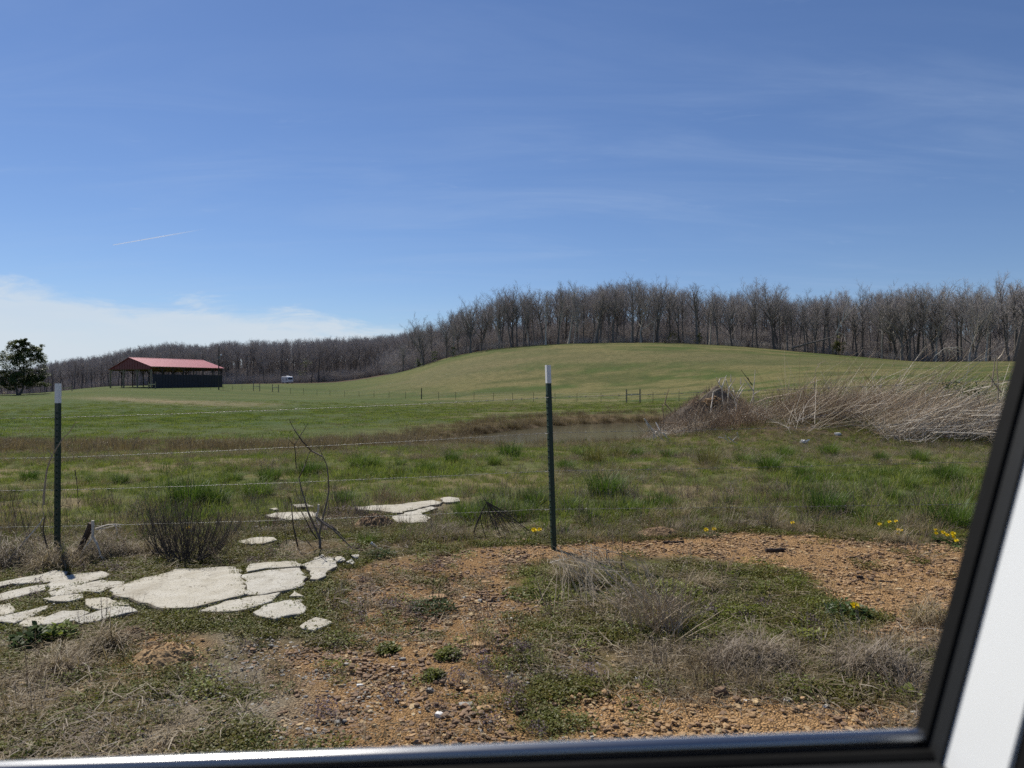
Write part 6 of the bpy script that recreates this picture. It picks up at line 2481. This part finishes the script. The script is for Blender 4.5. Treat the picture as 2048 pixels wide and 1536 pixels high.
# bent dead weed left of the middle post
gw = G(952, 1072)
m = MB()
dw = gw.y
traced(m, [(1688, 415), (1720, 330), (1755, 250), (1787, 184)], dw, .011, 6, zr3)
traced(m, [(1787, 184), (1760, 150), (1735, 120)], dw, .003, 4, zr3)
traced(m, [(1775, 415), (1750, 330), (1745, 270)], dw, .005, 4, zr3)
for i in range(17):
    e = rr.uniform(1810, 2120)
    y1 = 430 - max(0, (e - 1980)) * .15 + rr.uniform(-30, 20)
    traced(m, [(1787, 184), (1787 + (e - 1787) * rr.uniform(.3, .55), 184 + (y1 - 184) * rr.uniform(.25, .45)), (1787 + (e - 1787) * rr.uniform(.65, .8), 184 + (y1 - 184) * .68), (e, y1)], dw + rr.uniform(-.1, .1), .0035, 4, zr3)
place(m, 'bent_weed', 'twig', 'dark dead weed bent over double left of the middle post', 'weed', gw)

# grey dead weed bush and leaning stems right of the post
gd = G(1310, 1262)
m = MB()
for i in range(150):
    a = rr.gauss(0, .55)
    L = rr.uniform(.16, .46)
    p = gd + Vector((rr.gauss(0, .10), rr.gauss(0, .07), -.01))
    tip = p + Vector((math.sin(a) * L, rr.gauss(0, .1), math.cos(a) * L * .85))
    m.tube([p, p.lerp(tip, .5) + Vector((rr.gauss(0, .015), 0, .01)), tip], [.0027, .0022, .001], 3, False)
    for _ in range(4):
        q = p.lerp(tip, rr.uniform(.3, .95))
        m.spike(q, q + Vector((rr.uniform(-.06, .06), rr.uniform(-.05, .05), rr.uniform(.01, .08))), .0011)
place(m, 'dead_weed_bush', 'stalk', 'grey bush of dead weed stems in the verge right of the middle post', 'weed', gd)
m = MB()
dl = 5.15
for i in range(70):
    x0, y0 = rr.uniform(1095, 1190), rr.uniform(1085, 1135)
    x1, y1 = x0 + rr.gauss(75, 55), y0 + rr.uniform(35, 115)
    dd = G(x1, min(y1 + 6, 1230)).y
    A, B = W(x0, y0, dd + .2), W(x1, y1, dd)
    m.tube([A, A.lerp(B, .5) + Vector((rr.gauss(.02, .03), rr.gauss(0, .04), rr.uniform(.0, .09))), B], [.001, rr.uniform(.0014, .0032), .0022], 3, False)
place(m, 'leaning_stems', 'stalk', 'sheaf of pale dead stems leaning from the middle post down to the right', 'weed', G(1180, 1180))
m = MB()
for ln in ([(890, 680), (870, 600), (840, 520), (800, 420)], [(1000, 690), (1000, 600), (985, 540), (930, 430), (880, 370)], [(1000, 690), (1005, 480), (1003, 260), (970, 240)], [(900, 600), (895, 480), (890, 420)],
           [(690, 800), (695, 640), (680, 480)], [(545, 800), (540, 650), (545, 580)], [(1620, 640), (1650, 700)], [(410, 770), (425, 640), (440, 600)]):
    traced(m, ln, 4.95, .0035, 4, zr5)
place(m, 'dead_weed', 'stalk_dark', 'few tall thin weed stems standing on the gravel right of the middle post', 'weed', G(1235, 1160))
m = MB()
traced(m, [(512, 600), (560, 585), (610, 575), (655, 565)], 5.0, .006, 5, zr5)
place(m, 'dead_stick', 'palewood', 'short pale snapped stick across the dead grass by the middle post', 'stick', G(1115, 1185))
m = MB()
traced(m, [(490, 805), (520, 775), (550, 752)], 4.75, .006, 5, zr5)
place(m, 'dead_stick', 'palewood', 'little slanting stick in the green weeds below the snapped one', 'stick', G(1103, 1180))

# logs and sticks on the gravel


def log(px, py, wpx, r, mat, label, rot=0.05):
    g = G(px, py)
    L = wpx / F * g.y
    m = MB()
    rr_ = random.Random(int(px))
    pts = [Vector((L * (i / 8 - .5), rr_.uniform(-.004, .004), rr_.uniform(-.003, .003))) for i in range(9)]
    m.tube(pts, [r * rr_.uniform(.85, 1.1) for _ in pts], 9)
    o = m.build('log' if r > .012 else 'dead_stick', M[mat])
    o.location = (g.x, g.y, g.z + r * .85)
    o.rotation_euler = (0, 0, rot)
    return tag(o, label, 'log' if r > .012 else 'stick')


log(1551, 1104, 40, .017, 'logbark', 'short dark log on the gravel strip, right of the soil mound', .06)
log(1347, 1087, 42, .010, 'logbark', 'dark stick lying just below the low soil mound')
log(1268, 1080, 30, .006, 'logbark', 'thin stick left of the low soil mound')
log(1708, 1116, 32, .006, 'logbark', 'thin dark twig on the right of the gravel strip', -.05)
log(1718, 1157, 12, .010, 'logbark', 'dark stub of wood in the middle right gravel', .2)
log(1370, 1123, 30, .006, 'logbark', 'thin dark stick on the near side of the gravel strip', .02)
log(1775, 1166, 34, .006, 'logbark', 'curved dark twig at right of the gravel', -.3)
log(1145, 1204, 34, .005, 'palewood', 'thin bone-pale twig in the weeds below the middle post', .5)
log(737, 1285, 30, .005, 'palewood', 'crooked pale twig in the brown soil below the slabs', 1.2)
log(940, 1270, 40, .004, 'logbark', 'dark twig between the tan stones', .7)
log(690, 1425, 70, .004, 'logbark', 'thin dark twig low down left of the bright white stone', 0)
log(1760, 1395, 60, .006, 'greybark', 'grey stick in the dry grass near the window corner', -.1)
log(1160, 1306, 34, .010, 'soil_brown', 'curled brown dead leaf stem in the weeds', .5)
log(1700, 1325, 40, .004, 'palewood', 'pale straw stem lying in grass near the right', -1.0)
for i, (px, py, L, a) in enumerate([(110, 1460, 90, .4), (60, 1420, 70, -.3), (150, 1440, 80, .9), (200, 1480, 70, .2), (40, 1470, 60, 1.2), (90, 1400, 60, .1), (230, 1460, 60, -.6), (180, 1500, 90, .5), (20, 1385, 60, .6), (120, 1490, 60, -1.0)]):
    o = log(px, py, L, .0035, 'stalk', 'pale straw stem lying in the dead grass at the lower left corner', a)
    o['group'] = 'straw stems at the lower left corner'
    o.name = 'straw_stem'

# pale dead branches in front of the earth heap
m = MB()
dh = 21.0
for ln in ([(795, 445), (800, 380), (805, 290), (780, 210), (770, 175)], [(805, 290), (840, 240), (878, 188)], [(805, 290), (830, 350), (865, 395), (880, 480)], [(880, 400), (900, 340), (940, 270), (965, 235)],
           [(765, 520), (745, 420), (738, 290), (700, 230), (680, 178)], [(738, 280), (765, 200), (785, 155)], [(620, 540), (640, 400), (648, 325), (690, 300), (730, 285)], [(705, 235), (720, 190), (755, 180)],
           [(828, 225), (828, 150)], [(885, 400), (860, 330), (838, 265)], [(880, 530), (890, 430), (915, 350)], [(900, 390), (950, 300), (1000, 255)], [(930, 250), (930, 180)]):
    traced(m, ln, dh, .022, 5, zw, .15, rr)
place(m, 'dead_branch', 'palewood', 'bleached many-forked dead branches in front of the earth heap', 'branch', G(1455, 872))
m = MB()
for ln in ([(1058, 430), (1058, 320), (1070, 210), (1078, 98)], [(1055, 310), (1010, 250), (955, 180)], [(1055, 355), (1130, 310)], [(1020, 470), (1060, 360)]):
    traced(m, ln, dh, .02, 5, zw)
place(m, 'dead_stalk', 'palewood', 'tall straight pale stem standing right of the earth heap', 'stem', G(1505, 872))
m = MB()
for ln in ([(1050, 260), (1000, 190), (930, 100)], [(1000, 180), (1030, 240)], [(910, 560), (920, 680)], [(910, 562), (960, 600), (1030, 640), (1080, 660)]):
    traced(m, ln, dh - .5, .016, 5, zw)
place(m, 'dead_stalk', 'twig', 'dark dead stem slanting left beside the tall pale one', 'stem', G(1500, 874))
m = MB()
for ln in ([(1080, 440), (1200, 390), (1350, 365), (1480, 350), (1570, 310), (1640, 240), (1700, 170)], [(1350, 365), (1500, 335), (1570, 280)], [(1640, 240), (1750, 200)], [(1685, 330), (1688, 230), (1692, 125)],
           [(1460, 615), (1600, 600), (1720, 545)], [(1390, 660), (1500, 655), (1620, 645)], [(1280, 600), (1450, 480), (1590, 420)]):
    traced(m, ln, 20.0, .02, 5, zw, .2, rr)
place(m, 'dead_stalk', 'stalk', 'long pale stems sweeping up to the right over the dead weed heap', 'stem', G(1560, 880))
m = MB()
traced(m, [(1730, 40 + 20), (1700, 90), (1690, 130)], 20, .012, 4, zw)
traced(m, [(1715, 50), (1790, 10)], 20.0, .012, 4, zw)
place(m, 'dead_stalk', 'stalk', 'single tall stem with a bent tip above the dead weeds', 'stem', G(1640, 880))
m = MB()
for ln in ([(140, 720), (138, 580), (130, 500), (125, 440)], [(150, 450), (170, 370), (195, 290)], [(155, 450), (200, 500), (270, 590)], [(105, 720), (103, 640), (100, 560)], [(105, 642), (230, 645), (330, 645)], [(128, 470), (150, 455)]):
    traced(m, ln, 19.5, .018, 5, zw)
place(m, 'dead_stalk', 'stalk_dark', 'bare upright stems at the pond end of the dead weed heap', 'stem', G(1325, 880))
m = MB()
for ln in ([(-60, 600), (0, 680), (40, 760), (70, 810)], [(0, 690), (60, 735), (130, 745)], [(-40, 640), (-10, 700)], [(130, 745), (170, 790), (210, 820)], [(60, 735), (110, 800), (150, 830)], [(40, 760), (40, 830)], [(170, 790), (190, 840)], [(60, 640), (100, 720), (120, 790)]):
    traced(m, ln, 17.5, .018, 5, zw, .1, rr)
place(m, 'brush_pile', 'palewood', 'small tangle of pale broken branches at the right end of the pond', 'branch', G(1318, 884))
m = MB()
for ln in ([(700, 790), (760, 800), (830, 850)], [(770, 770), (790, 830)], [(800, 790), (860, 840), (900, 860)], [(840, 830), (890, 780)], [(890, 740), (910, 800)]):
    traced(m, ln, 16.0, .012, 4, zw)
place(m, 'brush_pile', 'palewood', 'few pale sticks lying in grass in front of the dead weeds', 'branch', G(1455, 886))
m = MB()
z_ = lambda a, b: (1548 + a * .24414, 540 + b * .24414)
for ln in ([(1835, 1080), (1835, 900), (1825, 800), (1830, 700)], [(1830, 740), (1870, 690), (1890, 640)], [(1860, 1000), (1800, 920), (1760, 860)], [(1780, 960), (1800, 820), (1810, 720)]):
    traced(m, ln, 16.5, .02, 5, z_)
place(m, 'dead_stalk', 'stalk', 'tall bare weed stem beside the car pillar above the dead weeds', 'stem', G(1995, 885))
o = thing('bramble', 'dark green bramble leaves on top of the dead weeds at right', 'bramble', W(1925, 770, 17.5))
m = MB()
leafy_mass(m, (-.25, 0, .02), (.2, .15, .10), 60, .07, .05, rr)
leafy_mass(m, (.25, 0, -.12), (.35, .2, .16), 120, .07, .05, rr)
m.build('foliage', M['leafdark'], o)
m = MB()
m.tube([(-.6, 0, -.2), (-.2, 0, .1), (.3, 0, -.1), (.5, 0, -.7)], .008, 4)
m.build('stem', M['twig'], o)

# white litter by the weeds
g = G(1606, 888)
m = MB()
m.rock((0, 0, .05), (.075, .06, .05), 71, .4, 3)
m.rock((.07, .01, .05), (.05, .04, .035), 72, .1, 2)
m.leaf((.07, 0, .07), (1, 0, .25), (0, -1, .3), .10, .04)
o = m.build('plastic_litter', M['white'])
o.location = g
tag(o, 'crumpled white plastic litter in grass in front of the dead weeds', 'litter')


# ------------------------------------------------------------------ dandelions
def dandelion_parts():
    fl, st, lf = MB(), MB(), MB()
    rr_ = random.Random(9)
    for ring, (r, up_, n) in enumerate([(.021, .15, 26), (.017, .5, 22), (.012, .9, 16), (.007, 1.5, 10)]):
        for i in range(n):
            a = 6.283 * (i + .5 * ring) / n + rr_.uniform(-.05, .05)
            fl.leaf((math.cos(a) * .002, math.sin(a) * .002, .002 * ring), (math.cos(a), math.sin(a), up_), (0, 0, 1), r * 1.1, .005)
    st.tube([(0, 0, -1), (.05, 0, -.5), (0, 0, 0)], [.0024, .0022, .002], 5)
    for i in range(13):
        a = 2.4 * i
        d = Vector((math.cos(a), math.sin(a), .35))
        L = rr_.uniform(.06, .12)
        for k in range(4):
            lf.leaf(d * (L * k / 4.5), d + Vector((rr_.uniform(-.3, .3), rr_.uniform(-.3, .3), -.1 * k)), (0, 0, 1), L * .42, .022 - .003 * k)
    return fl.mesh('flower', M['yellow']), st, lf.mesh('leaves', M['leafdark'])


DF, DS, DLV = dandelion_parts()
DMESH = bpy.data.meshes.new('stem')
DMESH = DS.mesh('stem', M['weedleaf'])


def dandelion(px, py, wpx, label, group=None, drop=None):
    """px, py: the flower head"""
    hpx = drop if drop else 14
    g = G(px, py + hpx)
    t = thing('dandelion', label, 'flower', g, group)
    H = hpx / F * g.y
    s = wpx / F * g.y / .043
    for nm, me in (('flower', DF), ('stem', DMESH), ('leaves', DLV)):
        o = bpy.data.objects.new(nm, me)
        COL.objects.link(o)
        o.parent = t
        if nm == 'flower':
            o.location = (0, 0, H)
            o.scale = (s, s, s)
            o.rotation_euler = (R.uniform(.5, .9), R.uniform(-.3, .3), 0)
        elif nm == 'stem':
            o.location = (0, 0, H)
            o.scale = (.3, .3, H)
            o.scale = (1, 1, H)
        else:
            o.scale = (min(s, 1.2),) * 3
            o.rotation_euler = (0, 0, R.uniform(0, 6))
    return t


dandelion(1710, 1213, 19, 'single large yellow dandelion above a dark weed near the pillar', drop=22)
weed_clump(1690, 1232, 100, 'leafdark', 'dark leafy weed under the single large dandelion', 94, .09, 420, .03)
dandelion(1068, 1061, 13, 'yellow dandelion left of the foot of the middle post')
dandelion(1079, 1060, 10, 'half open dandelion touching the one left of the middle post')
dandelion(1412, 1060, 10, 'left of two dandelions at the right end of the low soil mound')
dandelion(1428, 1058, 9, 'right of two dandelions at the right end of the low soil mound')
dandelion(1585, 1046, 9, 'lone dandelion on the far edge of the gravel beside the pale yellow stone')
dandelion(377, 1056, 9, 'yellow dandelion seen through the twiggy bush')
DLB, DGR = 'yellow dandelion in the grass along the right end of the gravel', 'dandelions along the right end of the gravel'
for px, py, w in [(1759, 1049, 9), (1779, 1044, 8), (1792, 1043, 8), (1796, 1060, 8), (1795, 1069, 8), (1803, 1061, 7), (1872, 1067, 8), (1886, 1066, 10), (1894, 1071, 10), (1906, 1068, 11), (1907, 1075, 9), (1913, 1082, 9), (1871, 1060, 7)]:
    dandelion(px, py, w, DLB, DGR)
